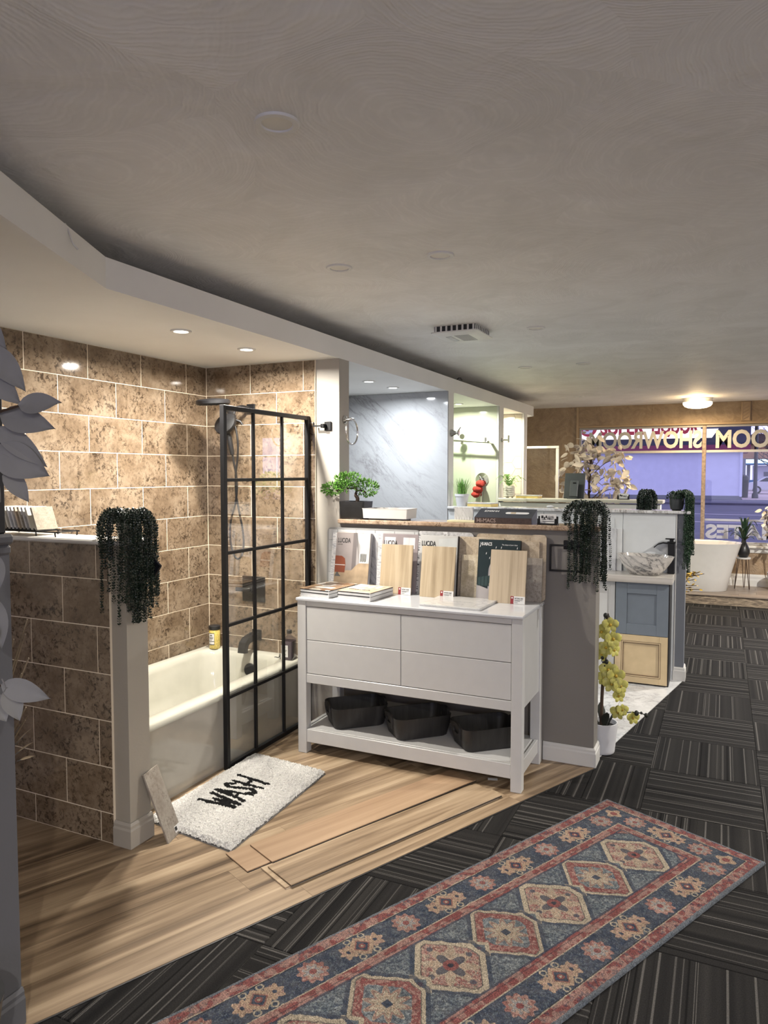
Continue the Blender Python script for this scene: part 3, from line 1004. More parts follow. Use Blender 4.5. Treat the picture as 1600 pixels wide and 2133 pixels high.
# hand shower docked below
hh = Matrix.Translation((-.014, -.262, -.112)) @ Matrix.Rotation(R(62), 4, 'X')
MB().lathe([(.030, -.030), (.066, -.022), (.074, -.006), (.072, .008), (.045, .020), (.01, .024)], 32, M=hh).build('hand_shower_head', M_BLACK, t, smooth=40)
MB().tube([(-.002, -.255, -.155), (.008, -.25, -.20), (.018, -.245, -.26), (.024, -.240, -.305)], [.016, .017, .016, .013], 12).build('hand_shower_handle', M_BLACK, t, smooth=60)
MB().tube([(0, -.210, -.1), (-.004, -.235, -.115), (-.01, -.255, -.12)], .014, 10).build('holder', M_BLACK, t, smooth=60)
hose = []
ctrl = [(.024, -.240, -.305), (.032, -.236, -.36), (.043, -.23, -.43), (.045, -.225, -.52), (.025, -.22, -.62), (-.012, -.215, -.72), (-.022, -.213, -.83), (-.002, -.212, -.925), (.032, -.212, -.965), (.065, -.213, -.945), (.083, -.214, -.88), (.078, -.215, -.78), (.052, -.216, -.66), (.03, -.216, -.55), (.028, -.215, -.44), (.042, -.213, -.33), (.046, -.212, -.24), (.036, -.21, -.17), (.022, -.207, -.125)]
def catmull(P, k=5):
    P = [Vector(p) for p in P]
    out = []
    for i in range(len(P) - 1):
        a, b_, c, d = P[max(i - 1, 0)], P[i], P[i + 1], P[min(i + 2, len(P) - 1)]
        for j in range(k):
            u = j / k
            out.append(0.5 * ((2 * b_) + (c - a) * u + (2 * a - 5 * b_ + 4 * c - d) * u * u + (3 * b_ - a - 3 * c + d) * u ** 3))
    out.append(P[-1])
    return out
MB().tube(catmull(ctrl), .0065, 8).build('hose', M_BLACK, t, smooth=60)

t = thing('shower_valve', 'square matte black shower valve plate on the brown tiles', 'tap', (-2.812, YW, .83))
MB().cbox(-.09, .09, -.010, 0, -.085, .085, .003).build('plate', M_BLACK, t)
MB().lathe([(.030, 0), (.030, .03), (.026, .045)], 24, M=Matrix.Translation((0, -.010, .005)) @ Matrix.Rotation(R(90), 4, 'X')).build('valve_body', M_BLACK, t, smooth=40)
MB().cbox(-.105, .01, -.068, -.050, -.012, .014, .004).build('lever', M_BLACK, t)

t = thing('bath_spout', 'square matte black bath spout above the tub end', 'tap', (-2.79, YW, .525))
MB().cbox(-.036, .036, -.012, 0, -.036, .036, .003).build('wall_flange', M_BLACK, t)
sp = MB()
path = [(-.010, 0), (-.075, -.004), (-.125, -.014), (-.150, -.032), (-.160, -.062), (-.163, -.088)]
loops = []
for i, (y, z) in enumerate(path):
    a = path[max(i - 1, 0)]; b_ = path[min(i + 1, len(path) - 1)]
    d = Vector((0, b_[0] - a[0], b_[1] - a[1])).normalized(); nn = Vector((0, -d.z, d.y))
    c = Vector((0, y, z)); w, h = .026, .020
    loops.append([tuple(c + Vector((-w, 0, 0)) + nn * h), tuple(c + Vector((w, 0, 0)) + nn * h), tuple(c + Vector((w, 0, 0)) - nn * h), tuple(c + Vector((-w, 0, 0)) - nn * h)])
sp.loft(loops)
fix_normals(sp.build('spout', M_BLACK, t))
MB().cbox(-.008, .008, -.085, -.06, .016, .030, .003).build('diverter_knob', M_BLACK, t)

# bottles on the tub rim
def label_block(parent, face_y, x0, x1, z0, z1, lines, ink=M_INK):
    pass
t = thing('bath_salt_jar', 'yellow bath salt jar with black lid on the tub corner', 'jar', (-3.085, 3.895, .420))
prof = [(.034, 0), (.037, .004), (.037, .120), (.033, .128)]
MB().lathe(prof, 28).build('jar', plain('yellow_salt', (0.60, 0.47, 0.13), 0.25, vary=.25, scale=120, coat=.4), t, smooth=40)
MB().lathe([(.036, .128), (.038, .131), (.038, .152), (.034, .155)], 28).build('lid', M_BLACKP, t, smooth=40)
def curved_label(parent, r, a0, a1, z0, z1, mat, name='label', n=10):
    m = MB()
    vs, fs = [], []
    for i in range(n + 1):
        a = R(a0 + (a1 - a0) * i / n)
        vs += [(r * math.cos(a), r * math.sin(a), z0), (r * math.cos(a), r * math.sin(a), z1)]
    for i in range(n):
        fs.append((2 * i, 2 * i + 2, 2 * i + 3, 2 * i + 1))
    return m.add(vs, fs).build(name, mat, parent)
lab = curved_label(t, .0376, -125, -55, .028, .108, M_INK, 'label_border')
curved_label(lab, .0380, -122, -58, .054, .104, M_LABEL, 'label')
curved_label(lab, .0380, -122, -58, .033, .050, M_LABEL, 'label')
for k, (z, hw) in enumerate(((.092, 10), (.088, 14), (.076, 24), (.070, 20), (.060, 8))):
    curved_label(lab, .0384, -90 - hw, -90 + hw, z, z + .003, M_INK, 'label_text')

t = thing('bath_bottle', 'square bottle of dark purple bubble bath on the tub corner', 'bottle', (-2.47, 3.86, .420), R(6))
pur = plain('purple_liquid', (0.035, 0.018, 0.042), 0.08, vary=.1, coat=.6)
m = MB()
m.loft([[(x, y, z) for x, y in rrect(-w, w, -w, w, .008)] for w, z in ((.034, 0), (.036, .004), (.036, .120))])
m.build('body', pur, t, smooth=40)
m = MB()
m.loft([[(x, y, z) for x, y in rrect(-w, w, -w, w, min(.008, w * .6))] for w, z in ((.036, .120), (.034, .130), (.022, .142), (.013, .150), (.013, .168))])
m.build('neck', glass_mat('bottle_glass', (.80, .78, .84), .3), t, smooth=40)
MB().lathe([(.016, .166), (.017, .168), (.017, .186), (.015, .188)], 20).build('cap', M_BLACKP, t, smooth=40)
lb = MB().box(-.037, .008, -.0372, -.0364, .020, .095).build('label', M_LABEL, t)
for z, x0, x1 in ((.085, -.030, -.012), (.080, -.030, -.008), (.062, -.032, .002), (.056, -.032, -.004), (.044, -.022, -.012), (.034, -.030, -.004)):
    MB().box(x0, x1, -.0376, -.0371, z, z + .003).build('label_text', M_INK, lb)
# thin twist of wire at the bottle's foot
tag(MB().tube(catmull([(-2.575, 3.85, .424), (-2.555, 3.835, .430), (-2.545, 3.85, .424), (-2.53, 3.84, .440), (-2.52, 3.83, .455), (-2.51, 3.815, .424)]), .003, 6).build('wire_tie', M_BLACKP, None, smooth=60), 'small dark wire tie beside the purple bottle', 'wire')

# ------------------------------------------------------------------ hooks and rings
t = thing('robe_hook', 'square black robe hook on the cream wall beside the shower', 'hook', (-2.247, 3.98, 1.893))
MB().cbox(-.025, .025, -.012, 0, -.028, .028, .003).build('plate', M_BLACK, t)
MB().cbox(-.034, -.008, -.045, -.010, -.012, .014, .003).build('arm', M_BLACK, t)
MB().cbox(-.085, -.02, -.048, -.034, -.004, .006, .002).build('prong', M_BLACK, t)
MB().cbox(-.087, -.080, -.048, -.034, -.004, .024, .002).build('prong_tip', M_BLACK, t)

t = thing('towel_ring', 'round brushed chrome towel ring on the soffit column', 'towel ring', (SX, 4.045, 1.935))
MB().lathe([(.028, 0), (.028, .008), (.020, .014), (.012, .018), (.010, .055)], 24, M=Matrix.Rotation(R(90), 4, 'Y')).build('mount', M_CHROME, t, smooth=40)
MB().tube([(.055, -.018, 0), (.055, .018, 0)], .009, 10).build('holder', M_CHROME, t, smooth=40)
MB().torus((.055, 0, -.078), .078, .0055, Matrix.Rotation(R(90), 3, 'Y') @ Matrix.Rotation(0, 3, 'X'), 48, 10).build('ring', M_CHROME, t, smooth=60)

t = thing('square_towel_ring', 'square black towel ring on the half wall beside the dresser', 'towel ring', (-0.755, 3.98, 1.205))
MB().cbox(-.022, .052, -.022, 0, -.018, .030, .003).build('mount', M_BLACK, t)
for (x0, x1, z0, z1) in ((-.095, .085, -.002, .008), (-.095, .085, -.140, -.130), (-.095, -.085, -.131, -.001), (.075, .085, -.131, -.001)):
    MB().cbox(x0, x1, -.034, -.024, z0, z1, .0015).build('frame_bar', M_BLACK, t)
MB().cbox(-.01, .04, -.03, -.018, -.012, .016, .002).build('clasp', M_BLACK, t)

# black fixture on the far side of the tiled half wall's post
t = thing('paper_holder', 'slanted glossy black paper holder on the tiled half wall post', 'paper holder', (-2.255, 2.39, 1.19))
MB().cbox(-.03, .03, 0, .012, -.03, .03, .002).build('mount', M_BLACK, t)
MB().cbox(-.04, .052, .012, .022, -.050, .050, .004, M=Matrix.Rotation(R(35), 4, 'Y')).build('cover_plate', plain('gloss_black', (.012, .013, .016), .12), t)
# ------------------------------------------------------------------ white display dresser
DZ = 0.004
t = thing('display_dresser', 'white display dresser with wide drawers and open bottom shelf', 'dresser', (-1.524, 3.48, DZ))
W_ = 0.648; D_ = 0.455
Z_ = 0.893
def db(name, x0, x1, y0, y1, z0, z1, parent=t, b=.0025, mat=M_DRESS):
    return MB().cbox(x0, x1, y0, y1, z0, z1, b).build(name, mat, parent)
for sx in (-1, 1):
    for (y0, y1) in ((0, .055), (D_ - .055, D_)):
        db('leg', *( (-W_, -W_ + .055) if sx < 0 else (W_ - .055, W_)), y0, y1, 0, .876)
db('top', -W_ - .006, W_ + .006, -.012, D_ + .002, .876, Z_, b=.004, mat=M_DRESST)
db('top_rail', -W_ + .055, W_ - .055, .004, .022, .846, .876)
db('bottom_rail', -W_ + .055, W_ - .055, .004, .030, .408, .460)
db('side_panel', -W_ + .008, -W_ + .024, .055, D_ - .055, .408, .876)
db('side_panel', W_ - .024, W_ - .008, .055, D_ - .055, .408, .876)
db('back_panel', -W_ + .055, W_ - .055, D_ - .02, D_ - .006, .408, .876)
db('case_floor', -W_ + .024, W_ - .024, .03, D_ - .02, .410, .424)
db('shelf', -W_ + .04, W_ - .04, .028, D_ - .01, .118, .140)
db('shelf_rail', -W_ + .055, W_ - .055, .004, .028, .065, .140)
for sx in (-1, 1):
    a, b_ = (-W_ + .010, -W_ + .030) if sx < 0 else (W_ - .030, W_ - .010)
    db('shelf_side_rail', a, b_, .055, D_ - .055, .065, .140)
xm = -0.009
for (x0, x1) in ((-W_ + .058, xm - .0015), (xm + .0015, W_ - .058)):
    for (z0, z1) in ((.463, .6515), (.6545, .843)):
        db('drawer', x0, x1, .006, .026, z0, z1, b=.002)
TOP = DZ + Z_

# three charcoal storage baskets on the bottom shelf
def make_basket(name, label, loc, rot):
    t = thing(name, label, 'basket', loc, rot, 'charcoal baskets on the dresser shelf')
    m = MB()
    lo = []
    Wb, Db, H = .168, .122, .122
    for (e, z) in ((-.028, 0), (-.020, .006), (-.008, .06), (0, H)):
        lo.append([(x, y, z) for x, y in rrect(-Wb - e, Wb + e, -Db - e, Db + e, .045 + e * .4, 6)])
    for (e, z) in ((-.005, H), (-.012, .06), (-.024, .010)):
        lo.append([(x, y, z) for x, y in rrect(-Wb - e, Wb + e, -Db - e, Db + e, .043 + e * .4, 6)])
    m.loft(lo, True, True)
    o = m.build('shell', M_BASKET, t, smooth=40)
    fix_normals(o)
    for s in (-1, 1):   # raised grip with an oval hand hole
        g = MB()
        prof = []
        n = 16
        outer = [(-.060, .098), (-.052, .118), (-.035, .133), (0, .138), (.035, .133), (.052, .118), (.060, .098), (.045, .052), (0, .046), (-.045, .052)]
        inner = [(-.034, .090), (-.034, .102), (-.026, .109), (0, .111), (.026, .109), (.034, .102), (.034, .090), (.027, .080), (0, .079), (-.027, .080)]
        k = len(outer)
        x0, x1 = s * (Wb - .009), s * (Wb + .005)
        tilt = lambda x, z: x + s * (z - .10) * .12
        vs = [(tilt(x0, z), y, z) for y, z in outer] + [(tilt(x0, z), y, z) for y, z in inner] + [(tilt(x1, z), y, z) for y, z in outer] + [(tilt(x1, z), y, z) for y, z in inner]
        fs = []
        for i in range(k):
            j = (i + 1) % k
            fs += [(i, j, k + j, k + i), (2 * k + i, 3 * k + i, 3 * k + j, 2 * k + j), (i, 2 * k + i, 2 * k + j, j), (k + i, k + j, 3 * k + j, 3 * k + i)]
        g.add(vs, fs)
        fix_normals(g.build('grip', M_BASKET, t, smooth=40))
    return t
zsf = DZ + .140
make_basket('storage_basket', 'charcoal basket nearest the shower, on the white dresser shelf', (-1.915, 3.705, zsf), R(43))
make_basket('storage_basket', 'charcoal basket in the middle of the white dresser shelf', (-1.525, 3.700, zsf), R(44))
make_basket('storage_basket', 'charcoal basket at the aisle end of the white dresser shelf', (-1.130, 3.700, zsf), R(42))

# ------------------------------------------------------------------ printed covers
def m_print(name, cols, scale=9.0, seed=0.0):
    """a printed interior picture: soft blocks of colour"""
    m, nt, b = new_mat(name)
    v = obj_pos(nt)
    q = mapping(nt, v, loc=(seed, seed * 2, 0), scale=(scale, scale, scale * .6))
    vo = nt.nodes.new('ShaderNodeTexVoronoi'); vo.distance = 'CHEBYCHEV'; vo.inputs['Scale'].default_value = 1.6
    lk(nt, q, vo.inputs['Vector'])
    sp = nt.nodes.new('ShaderNodeSeparateColor'); lk(nt, vo.outputs['Color'], sp.inputs[0])
    n = len(cols)
    lk(nt, ramp(nt, sp.outputs[0], [(i / n, c) for i, c in enumerate(cols)], 'CONSTANT'), b.inputs['Base Color'])
    b.inputs['Roughness'].default_value = 0.3
    return m

# flat catalogues on the dresser
def flat_book(name, label, loc, rot, w, d, h, cover, parts_dark=True):
    t = thing(name, label, 'catalogue', loc, rot, 'catalogues lying on the dresser')
    MB().cbox(0, w, 0, d, 0, .004, .001).build('back_cover', M_PAPER, t)
    MB().cbox(0.004, w - .002, .003, d - .003, .004, h * .46, .001).build('pages', M_PAPER, t)
    MB().box(0.002, w, .001, d - .001, h * .46, h * .54).build('divider', M_INK, t)
    MB().cbox(0.004, w - .002, .003, d - .003, h * .54, h - .007, .001).build('pages', M_PAPER, t)
    MB().box(0.002, w, .001, d - .001, h - .007, h - .003).build('divider', M_INK, t)
    MB().cbox(w - .004, w, 0, d, .0, h - .003, .001).build('spine', M_PAPER, t)
    c = MB().cbox(0, w, 0, d, h - .003, h, .001).build('cover', cover, t)
    return t, c
PRA = m_print('catalogue_print_brown', [(.20, .11, .06), (.50, .45, .38), (.13, .08, .05), (.33, .22, .13), (.62, .60, .57), (.28, .19, .12)], 9, 1.7)
PRB = m_print('catalogue_print_tan', [(.50, .38, .27), (.55, .43, .32), (.62, .60, .56), (.46, .34, .23), (.52, .40, .29)], 5, 4.4)
t, c = flat_book('flat_catalogue', 'brown covered catalogue lying by the dresser corner nearest the shower', (-2.19, 3.535, TOP), R(-6), .205, .30, .045, PRA)
MB().box(.06, .18, .06, .11, .0452, .0458).build('cover_photo', plain('photo_light', (.62, .58, .52), .4, vary=.3, scale=30), c)
MB().box(.03, .10, .16, .26, .0452, .0458).build('cover_photo', plain('photo_dark', (.16, .12, .09), .4, vary=.4, scale=30), c)
t, c = flat_book('flat_catalogue', 'tan covered catalogue lying on the dresser in front of the books', (-1.945, 3.535, TOP), R(-4), .215, .262, .048, PRB)
MB().box(.05, .19, .13, .235, .0482, .0488).build('cover_photo', plain('photo_room', (.40, .33, .27), .4, vary=.5, scale=25), c)
for k in range(3):
    MB().box(.06 + k * .045, .085 + k * .045, .16, .225, .0488, .0492).build('cover_photo_window', M_PAPER, c)
text_mesh('cover_lettering', 'LUXURY VINYL', M_INK, c, Matrix.Translation((.035, .07, .0485)), .020)

# white marble tile lying on the dresser
tag(MB().cbox(-.17, .17, -.15, .15, 0, .012, .002).build('marble_tile_sample', M_CALAC, None, loc=(-1.272, 3.675, TOP), rot=(0, 0, R(-2))), 'pale marble tile lying flat on the white dresser', 'tile sample')

# ------------------------------------------------------------------ boards leaning on the wall behind the dresser
def leaning(name, label, cat, x0, x1, z_top, y_bot, mat, thick=.010, y_top=3.965, group=None, z0=TOP, roll=0.0):
    """returns an Empty whose local x runs along the board, z up it, y is its front at 0"""
    h = z_top - z0
    lean = math.atan2(max(y_top - thick - y_bot, 0.0), h)
    t = thing(name, label, cat, ((x0 + x1) / 2, y_bot + thick * .0, z0), 0, group, rot=(-lean, roll, 0))
    return t, (x1 - x0), h / math.cos(lean)

def lboard(name, label, x0, x1, z_top, y_bot, mat, thick=.010, r=0.0, group='samples leaning behind the dresser', **kw):
    t, w, h = leaning(name, label, 'sample board', x0, x1, z_top, y_bot, mat, thick, group=group, **kw)
    m = MB()
    if r:
        pts = rrect(-w / 2, w / 2, 0, h, r, 5)
        m.prism(pts, 0, thick, 'y')
        o = m.build('board', mat, t); fix_normals(o)
    else:
        m.cbox(-w / 2, w / 2, 0, thick, 0, h, .0015)
        o = m.build('board', mat, t)
    return t, w, h

# big white panel printed with subway tiles (each tile proud of the joints)
t, w, h = lboard('subway_tile_panel', 'large white subway tile panel leaning at the back of the dresser', -2.245, -1.615, 1.262, 3.945, plain('subway_joint', (.27, .27, .265), .4), .008, .03)
M_SUB = plain('subway_tile_white', (.48, .485, .485), .12, vary=.03)
rows = 5
for r_ in range(rows):
    z0_, z1_ = h - .012 - (r_ + 1) * .0672, h - .012 - r_ * .0672
    if z0_ < 0: z0_ = .002
    xs = [-w / 2 + .012, -w / 2 + .075] + [(-w / 2 + .075 + .13 * k + (.065 if r_ % 2 else 0)) for k in range(1, 5)] + [w / 2 - .012]
    xs = sorted(x for x in xs if x <= w / 2 - .011)
    for a, b_ in zip(xs[:-1], xs[1:]):
        if b_ - a > .01:
            MB().cbox(a + .001, b_ - .001, -.002, .0005, z0_ + .001, z1_ - .001, .0008).build('subway_tile', M_SUB, t)

lboard('veined_marble_board', 'white marble board with bold grey veins between two books', -1.99, -1.84, 1.235, 3.925, m_marble('bold_vein_marble', (.50, .50, .51), (.12, .12, .13), .6, 2.2, .1, .95), .009, y_top=3.952)
lboard('grey_stone_panel', 'grey rounded stone panel behind the third upright book', -1.632, -1.285, 1.258, 3.945, M_GREYSTONE, .008, .025)
t, w, h = lboard('beige_stone_panel', 'wide beige stone panel with rounded corners behind the dark book', -1.268, -0.912, 1.256, 3.948, M_BEIGE, .008, .022)
for x in (-.045, .13):
    MB().box(x - .001, x + .001, -.0006, .001, .01, h - .012).build('joint_line', M_SLATE, t)
lboard('brown_stone_panel', 'narrow rounded beige panel at the aisle end of the dresser', -0.955, -0.868, 1.26, 3.935, M_BEIGE, .008, .02)
lboard('beige_tile_board', 'plain beige stone board partly behind the dark green book', -1.377, -1.10, 1.236, 3.925, M_BEIGE, .009, y_top=3.952)
lboard('taupe_tile_board', 'taupe stone board showing above the pale ash sample', -1.10, -0.902, 1.224, 3.925, M_BEIGE, .009, y_top=3.952)
lboard('cream_travertine_tile', 'low cream travertine tile left of the dark green book', -1.345, -1.16, 1.135, 3.895, m_stone_tile('cream_travertine', [(.40, .33, .22), (.48, .41, .29), (.56, .49, .37), (.64, .57, .45), (.34, .28, .19)], .3, 3.5), .010, y_top=3.935)
lboard('dark_slate_tile', 'low grey slate tile at the aisle end of the dresser', -1.03, -0.880, 1.135, 3.895, M_SLATE, .010, y_top=3.935)

# upright sample books
def m_cover_room():
    return m_print('cover_room_photo', [(.30, .27, .27), (.33, .30, .29), (.28, .26, .26)], 2.0, .3)
def upright_book(name, label, x0, x1, z_top, y_bot, thick, cover, spine_mat, marble_spine=None, strip=.028):
    t, w, h = leaning(name, label, 'sample book', x0, x1, z_top, y_bot, None, thick, 3.94, 'sample books standing on the dresser')
    MB().cbox(-w / 2, w / 2, 0, .004, 0, h, .001).build('front_cover', cover, t)
    MB().cbox(-w / 2, w / 2, thick - .004, thick, 0, h, .001).build('back_cover', spine_mat, t)
    MB().cbox(-w / 2 + .004, w / 2 - .006, .004, thick - .004, .004, h - .004, .001).build('pages', M_PAPER, t)
    MB().cbox(w / 2 - .006, w / 2, .003, thick - .003, 0, h, .001).build('spine', spine_mat, t)
    if marble_spine:
        MB().cbox(-w / 2 - strip, -w / 2 + .002, .001, .003, 0, h - .004, .0005).build('swatch_strip', marble_spine, t)
    return t, w, h
def m_zebra(name, dark):
    m, nt, b = new_mat(name)
    v = obj_pos(nt)
    q = mapping(nt, v, scale=(25, 25, 160))
    n = noise(nt, q, 1.0, 3, .6, 1.5)
    lk(nt, ramp(nt, n, [(.42, dark), (.50, (.52, .52, .52))]), b.inputs['Base Color'])
    b.inputs['Roughness'].default_value = .4
    return m
ZL, ZD = m_zebra('pale_striped_swatch', (.30, .31, .34)), m_zebra('dark_striped_swatch', (.05, .05, .06))
FR = Matrix.Rotation(R(90), 4, 'X')
def on_cover(x, z, y=-.0006):
    return Matrix.Translation((x, y, z)) @ FR

M_TAUPE = plain('print_taupe_wall', (.23, .205, .20), .35)
M_RUST = plain('print_rust_chair', (.20, .055, .028), .35)
M_PFLOOR = plain('print_wood_floor', (.33, .25, .165), .35, vary=.2, scale=20)
M_PLIGHT = plain('print_pale_wall', (.46, .44, .44), .35)
M_PMID = plain('print_grey_wall', (.135, .12, .12), .35)
def patch(parent, name, pts, mat, y=-.0004):
    m = MB()
    n = len(pts)
    m.add([(x, y, z) for x, z in pts], [tuple(range(n))])
    return m.build(name, mat, parent)

t, w, h = upright_book('sample_book', 'upright grey catalogue whose cover shows a rust red armchair', -2.150, -1.917, 1.236, 3.855, .028, M_PFLOOR, M_SILVER, ZL)
fc = t.children[0]
patch(fc, 'cover_picture', [(-w / 2 + .001, .11), (-.0, .115), (-.0, h - .001), (-w / 2 + .001, h - .001)], M_TAUPE)
patch(fc, 'cover_picture', [(-.0, .115), (.028, .145), (.028, h - .001), (-.0, h - .001)], M_PMID)
patch(fc, 'cover_picture', [(.028, .145), (.05, .16), (.05, h - .08), (.014, h - .001), (.028, h - .001)], plain('print_door', (.30, .285, .28), .35))
patch(fc, 'cover_picture', [(.05, .16), (w / 2 - .001, .16), (w / 2 - .001, h - .001), (.018, h - .001), (.05, h - .09)], M_PLIGHT)
p = patch(fc, 'cover_picture', [(.052, .165), (.1, .165), (.1, .225), (.052, .225)], M_PAPER, -.0006)
for i in range(6):
    patch(fc, 'cover_picture', [(.056 + .007 * i, .168 + .004 * (i % 2)), (.061 + .007 * i, .168), (.061 + .007 * i, .222), (.056 + .007 * i, .215)], M_STEMD, -.0008)
patch(fc, 'cover_picture', [(-w / 2 + .002, .10), (-.045, .10), (-.042, .15), (-.048, .185), (-.07, .2), (-w / 2 + .002, .2)], M_RUST, -.0006)
patch(fc, 'cover_picture', [(-w / 2 + .002, .143), (-.045, .143), (-.045, .147), (-w / 2 + .002, .147)], M_PAPER, -.0008)
patch(fc, 'cover_picture', [(-w / 2 + .004, .075), (-.07, .075), (-.085, .09), (-.09, .10), (-.1, .10)], M_INKG, -.0006)
for i in range(3):
    patch(fc, 'cover_picture', [(.070, h - .03 - .03 * i), (.088, h - .03 - .03 * i), (.085, h - .025 - .03 * i), (.073, h - .025 - .03 * i)], M_PAPER, -.0006)
text_mesh('cover_title', 'LUCiDA', M_INK, fc, on_cover(-.105, h - .062, -.001), .040, .0008, .0002, width=.088)
text_mesh('cover_subtitle', 'SURFACES', M_INK, fc, on_cover(-.105, h - .076, -.001), .008, 0, .0002, width=.034)
text_mesh('cover_lettering', 'GlueCore', M_INK, fc, on_cover(-.045, .022, -.001), .026, .0003, .0002, width=.078)

t, w, h = upright_book('sample_book', 'upright catalogue with a window scene cover behind the first oak board', -1.835, -1.605, 1.240, 3.862, .032, plain('print_mauve_room', (.27, .235, .24), .35), M_BLACKP, ZL)
fc = t.children[0]
for (x0, x1) in ((-.10, -.03), (.02, .095)):
    patch(fc, 'cover_picture', [(x0, h - .085), (x1, h - .085), (x1, h - .02), (x0, h - .02)], plain('print_window', (.60, .58, .60), .35), -.0005)
    patch(fc, 'cover_picture', [((x0 + x1) / 2 - .001, h - .085), ((x0 + x1) / 2 + .001, h - .085), ((x0 + x1) / 2 + .001, h - .02), ((x0 + x1) / 2 - .001, h - .02)], M_PLIGHT, -.0007)
text_mesh('cover_title', 'LUCiDA', M_INK, fc, on_cover(-.105, h - .068, -.001), .040, .0008, .0002, width=.088)

t, w, h = upright_book('sample_book', 'upright pale catalogue behind the second oak board', -1.592, -1.362, 1.240, 3.862, .032, plain('print_white_room', (.47, .47, .455), .35), M_BLACKP, ZD, .012)
fc = t.children[0]
patch(fc, 'cover_picture', [(.0, h - .1), (w / 2 - .004, h - .1), (w / 2 - .004, h - .01), (.0, h - .02)], plain('print_kitchen', (.50, .52, .51), .35), -.0005)
patch(fc, 'cover_picture', [(.06, h - .1), (.085, h - .1), (.085, h - .06), (.06, h - .06)], M_PAPER, -.0007)
text_mesh('cover_title', 'LUCiDA', M_INK, fc, on_cover(-.105, h - .062, -.001), .040, .0008, .0002, width=.088)

t, w, h = upright_book('sample_book', 'dark green catalogue showing an arch and bathroom on its cover', -1.240, -1.000, 1.228, 3.862, .026, plain('print_dark_teal', (.020, .032, .036), .3), M_BLACKP)
fc = t.children[0]
arch = [(-.055, .0)] + [(-.055, .16)] + [(.03 + .085 * math.cos(R(180 - 9 * i)), .16 + .085 * math.sin(R(180 - 9 * i))) for i in range(21)] + [(.115, .0)]
patch(fc, 'cover_picture', arch, plain('print_lilac_wall', (.36, .335, .345), .35), -.0005)
patch(fc, 'cover_picture', [(-w / 2, 0), (w / 2, 0), (w / 2, .055), (-.055, .06), (-w / 2, .08)], plain('print_pale_floor', (.38, .355, .35), .35), -.0006)
for i in range(4):
    patch(fc, 'cover_picture', [(-.115 + .02 * i, .075), (-.098 + .02 * i, .075), (-.098 + .02 * i, .125 + .004 * i), (-.115 + .02 * i, .12 + .004 * i)], plain('print_teal_box', (.035, .06, .06), .35), -.0008)
patch(fc, 'cover_picture', [(-.045, .02), (.045, .015), (.05, .085), (.03, .105), (-.03, .105), (-.05, .09)], plain('print_basin', (.46, .44, .45), .35), -.0008)
text_mesh('cover_title', 'HI-MACS', M_PAPER, fc, on_cover(-.108, h - .034, -.001), .026, .0007, .0002, width=.066)
text_mesh('cover_lettering', 'The shape of your ideas', M_PAPER, fc, on_cover(.015, h - .030, -.001), .010, .0001, .0002, width=.088)
for (x, z) in ((-.112, h - .045), (-.02, h - .05), (.01, h - .05), (-.075, h - .085), (-.055, h - .11), (.10, h - .05)):
    patch(fc, 'cover_picture', [(x, z), (x + .004, z + .003), (x + .005, z + .014), (x + .001, z + .010)], M_PAPER, -.0008)

# wood boards in front of the books, each with a red and white label
def wood_board(label, x0, x1, z_top, y_bot, y_top, mat, tag_text):
    t, w, h = leaning('oak_board', label, 'sample board', x0, x1, z_top, y_bot, mat, .009, y_top, 'wood sample boards on the dresser')
    MB().cbox(-w / 2, w / 2, 0, .009, 0, h, .001).build('board', mat, t)
    lb = MB().box(w / 2 - .078, w / 2, -.001, -.0002, .001, .042).build('label', M_LABEL, t)
    MB().box(w / 2 - .078, w / 2 - .061, -.0015, -.0008, .001, .042).build('label_red_block', M_RED, lb)
    MB().lathe([(.0045, 0), (.0045, .0004)], 12, M=Matrix.Translation((w / 2 - .0695, -.0015, .033)) @ FR).build('label_seal', M_LABEL, lb)
    text_mesh('label_text', tag_text, M_INK, lb, on_cover(w / 2 - .056, .027, -.0012), .011, .0003, .0001, width=.046)
    for k, (zz, ww) in enumerate(((.020, .044), (.015, .030), (.007, .018))):
        MB().box(w / 2 - .056, w / 2 - .056 + ww, -.0014, -.0010, zz, zz + .0025).build('label_line', M_INKG, lb)
wood_board('light oak board standing before the mauve catalogue', -1.813, -1.614, 1.183, 3.808, 3.855, M_OAKL, 'IVORY OAK')
wood_board('light oak board with arched grain before the pale catalogue', -1.556, -1.352, 1.183, 3.800, 3.855, M_OAKL, 'WHITE OAK')
wood_board('pale ash board with straight grain before the dark green catalogue', -1.146, -0.945, 1.181, 3.790, 3.850, M_ASH, 'NATURAL OAK')

# ------------------------------------------------------------------ things on the brown marble ledge
LZ = 1.315
t = thing('sample_tray', 'white open sample tray on the brown marble ledge', 'tray', (-1.845, 4.025, LZ))
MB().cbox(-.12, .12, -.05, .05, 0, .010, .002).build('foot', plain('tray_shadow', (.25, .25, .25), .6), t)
mm = MB()
lo = [[(x, y, z) for x, y in rrect(-.145 - e, .145 + e, -.075 - e * .5, .075 + e * .5, .004, 2)] for e, z in ((0, .010), (.004, .062), (.007, .070))]
lo += [[(x, y, z) for x, y in rrect(-.145 - e, .145 + e, -.075 - e * .5, .075 + e * .5, .004, 2)] for e, z in ((-.006, .070), (-.008, .050))]
mm.loft(lo)
fix_normals(mm.build('tray', M_ACRYL, t))

